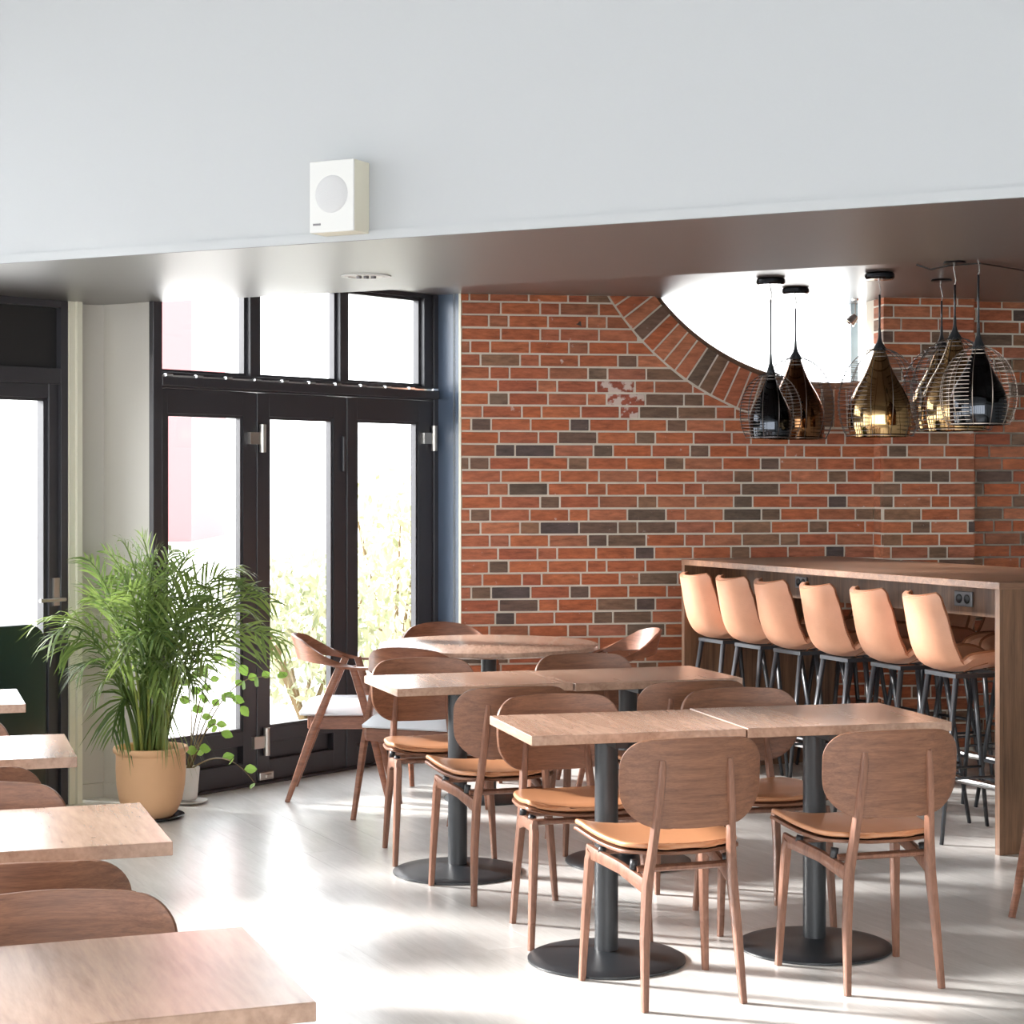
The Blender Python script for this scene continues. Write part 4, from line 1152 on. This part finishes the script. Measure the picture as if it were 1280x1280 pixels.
def px(u, v, dy=0.0):
    Y = pc.y + dy; return Vector(((u - 640) / F * Y - pc.x, dy, H - (v - 600) / F * Y))
def frond(tip, rr, base=None, bend=.0, leaf=.16, nl=22, droop=.35):
    b = base or Vector((rr.uniform(-.06, .06), rr.uniform(-.06, .06), hp - .05))
    h_ = Vector((tip.x - b.x, tip.y - b.y, 0)); up = tip.z - b.z
    c1 = b + Vector((0, 0, max(.25, up * .55))) + h_ * .10
    c2 = b + h_ * .62 + Vector((0, 0, up * .95 + bend))
    pts = []
    for k in range(15):
        t_ = k / 14; pts.append(b * (1 - t_) ** 3 + c1 * 3 * t_ * (1 - t_) ** 2 + c2 * 3 * t_ * t_ * (1 - t_) + tip * t_ ** 3)
    roll = rr.uniform(-1.1, 1.1)
    mb = MB(); mb.tube(pts, [.006 * (1 - .8 * k / 14) + .0012 for k in range(15)], 5)
    vs = []; fs = []
    for j in range(nl):
        f_ = .36 + .64 * j / (nl - 1); i = min(13, int(f_ * 14)); q = f_ * 14 - i
        p_ = pts[i].lerp(pts[i + 1], q); tg = (pts[i + 1] - pts[i]).normalized()
        side = tg.cross(Vector((0, 0, 1))); side = side.normalized() if side.length > .15 else Vector((rr.uniform(-1, 1), rr.uniform(-1, 1), 0)).normalized()
        side = Matrix.Rotation(roll, 3, tg) @ side
        nrm = side.cross(tg).normalized()
        L_ = leaf * (1.15 - .65 * abs(2 * (j / (nl - 1)) - .75)) * rr.uniform(.8, 1.15)
        for sg_ in (-1, 1):
            d_ = (tg * 1.0 + side * sg_ * .75 + nrm * rr.uniform(.0, .35)).normalized()
            wv = d_.cross(nrm).normalized() * .0056 * rr.uniform(.7, 1.3)
            o_ = len(vs); dn = Vector((0, 0, -1))
            for s_, wd in ((0, .5), (.33, 1.0), (.68, .8), (1.0, .06)):
                c_ = p_ + d_ * L_ * s_ + dn * L_ * droop * s_ ** 2
                vs += [c_ + wv * wd, c_ - wv * wd]
            for s_ in range(3): fs.append((o_ + 2 * s_, o_ + 2 * s_ + 1, o_ + 2 * s_ + 3, o_ + 2 * s_ + 2))
    mb.add(vs, fs, False)
    me = bpy.data.meshes.new('frond'); me.from_pydata(mb.v, [], mb.f)
    for i_, p_ in enumerate(me.polygons): p_.use_smooth = mb.sm[i_]
    me.materials.append(M['palm']); o = bpy.data.objects.new('frond', me); C.objects.link(o); o.parent = pot
rr = random.Random(12)
tips = [(108, 698, .0, 0), (133, 690, -.1, 0), (152, 676, -.05, 0), (168, 683, .1, 0), (178, 672, 0, 0), (196, 690, -.12, 0), (214, 690, .05, 0), (236, 692, -.1, 0), (262, 704, 0, .05),
        (246, 728, -.2, .1), (284, 722, -.1, .1), (300, 712, .05, .1), (322, 735, -.12, .12), (338, 752, -.05, .16), (336, 800, -.1, .22), (318, 770, -.2, .2), (352, 800, -.02, .2),
        (112, 745, -.15, .05), (90, 770, -.1, .14), (44, 782, -.36, .20), (66, 795, -.34, .2), (78, 812, -.3, .2), (100, 840, -.2, .2), (85, 852, -.05, .26), (118, 870, -.18, .22), (140, 918, -.15, .3), (128, 760, .1, .08),
        (160, 740, -.25, .1), (190, 730, -.25, .1), (215, 745, -.2, .1), (235, 765, -.25, .12), (205, 800, -.3, .2), (170, 800, -.3, .2), (240, 800, -.25, .2), (268, 785, -.2, .2), (150, 830, -.28, .25), (225, 850, -.3, .3),
        (246, 860, -.2, .3), (200, 860, -.3, .32), (260, 830, -.18, .25), (180, 705, .15, 0), (220, 712, .1, 0), (145, 720, .12, 0), (250, 745, .1, .05), (275, 757, .1, .1), (210, 925, -.22, .42)]
for (u_, v_, dy_, bd_) in tips:
    frond(px(u_, v_, dy_), rr, bend=bd_, leaf=rr.uniform(.19, .29), nl=rr.randint(13, 17), droop=rr.uniform(.15, .5) + bd_)
for k in range(20):
    a_ = rr.random() * 6.28; r_ = rr.uniform(.01, .07)
    MB().tube([(r_ * math.cos(a_), r_ * math.sin(a_), hp - .05), (r_ * 1.6 * math.cos(a_), r_ * 1.6 * math.sin(a_), hp + .18), (r_ * 2.4 * math.cos(a_), r_ * 2.4 * math.sin(a_), hp + .36)], [.008, .006, .004], 6).build('cane', M['palmstem'], pot)

p2c = P(236, 1004)
sp2 = thing('potted_plant', 'lime leaved plant with arching stems in a slim white pot behind the terracotta pot', 'plant', (p2c.x, p2c.y, .018))
MB().lathe([(0, 0), (.034, 0), (.040, .01), (.052, .15), (.050, .155), (.046, .15), (.04, .13), (0, .13)], 32).build('pot', M['whitepot'], sp2)
MB().lathe([(0, .131), (.045, .131)], 24).build('soil', M['soil'], sp2)
s2 = MB().lathe([(0, 0), (.06, 0), (.09, .012), (.088, .016), (.06, .006), (0, .006)], 36, (p2c.x, p2c.y, 0)).build('saucer', M['whitepot'])
tag(s2, 'pale wide saucer under the slim white pot', 'saucer')
def px2(u, v, dy=0.0):
    Y = p2c.y + dy; return Vector(((u - 640) / F * Y - p2c.x, dy, H - .018 - (v - 600) / F * Y))
def twig(tip, apex, rr, nleaf, ls=.05):
    b = Vector((rr.uniform(-.015, .015), rr.uniform(-.015, .015), .13)); pts = []
    for k in range(13):
        t_ = k / 12; c1 = b.lerp(apex, .55) + Vector((0, 0, .04)); pts.append(b * (1 - t_) ** 3 + c1 * 3 * t_ * (1 - t_) ** 2 + apex * 3 * t_ * t_ * (1 - t_) + tip * t_ ** 3)
    st_ = MB().tube(pts, [.0045 * (1 - .65 * k / 12) for k in range(13)], 5).build('stem', M['stemd'], sp2)
    for j in range(nleaf):
        f_ = .5 + .5 * j / max(1, nleaf - 1); i = min(11, int(f_ * 12)); p_ = pts[i].lerp(pts[i + 1], f_ * 12 - i)
        tg = (pts[i + 1] - pts[i]).normalized(); side = tg.cross(Vector((rr.uniform(-.3, .3), rr.uniform(-1, 1), 1))).normalized() * (1 if j % 2 else -1)
        d_ = (tg * .6 + side).normalized(); n_ = Vector((rr.uniform(-.6, .6), -1, rr.uniform(-.3, .6))).normalized(); w_ = d_.cross(n_).normalized(); s_ = ls * rr.uniform(.7, 1.2)
        mb = MB(); vs = []; fs = []
        for a_, b_ in ((0, .04), (.2, .3), (.5, .42), (.8, .26), (1, .02)):
            c_ = p_ + d_ * s_ * (a_ * 1.1 + .1) + Vector((0, 0, -.15 * s_ * a_ * a_)); vs += [c_ + w_ * s_ * b_, c_ + n_ * s_ * -.06, c_ - w_ * s_ * b_]
        for a_ in range(4):
            for q_ in range(2): fs.append((a_ * 3 + q_, a_ * 3 + q_ + 1, a_ * 3 + q_ + 4, a_ * 3 + q_ + 3))
        me = bpy.data.meshes.new('leaf'); me.from_pydata(vs, [], fs); me.materials.append(M['lime'])
        o = bpy.data.objects.new('leaf', me); C.objects.link(o); o.parent = sp2
rr = random.Random(4)
for tip, ap, nlf in (((300, 830, -.1), (262, 800, -.05), 7), ((346, 848, -.15), (290, 835, -.1), 9), ((262, 850, -.2), (256, 880, -.1), 7), ((300, 882, -.2), (275, 850, -.1), 7), ((318, 978, -.3), (290, 940, -.2), 4),
                     ((236, 835, -.1), (240, 870, 0), 6), ((275, 915, -.2), (270, 890, -.1), 5), ((248, 935, -.1), (250, 940, 0), 3)):
    twig(px2(*tip), px2(*ap), rr, nlf)
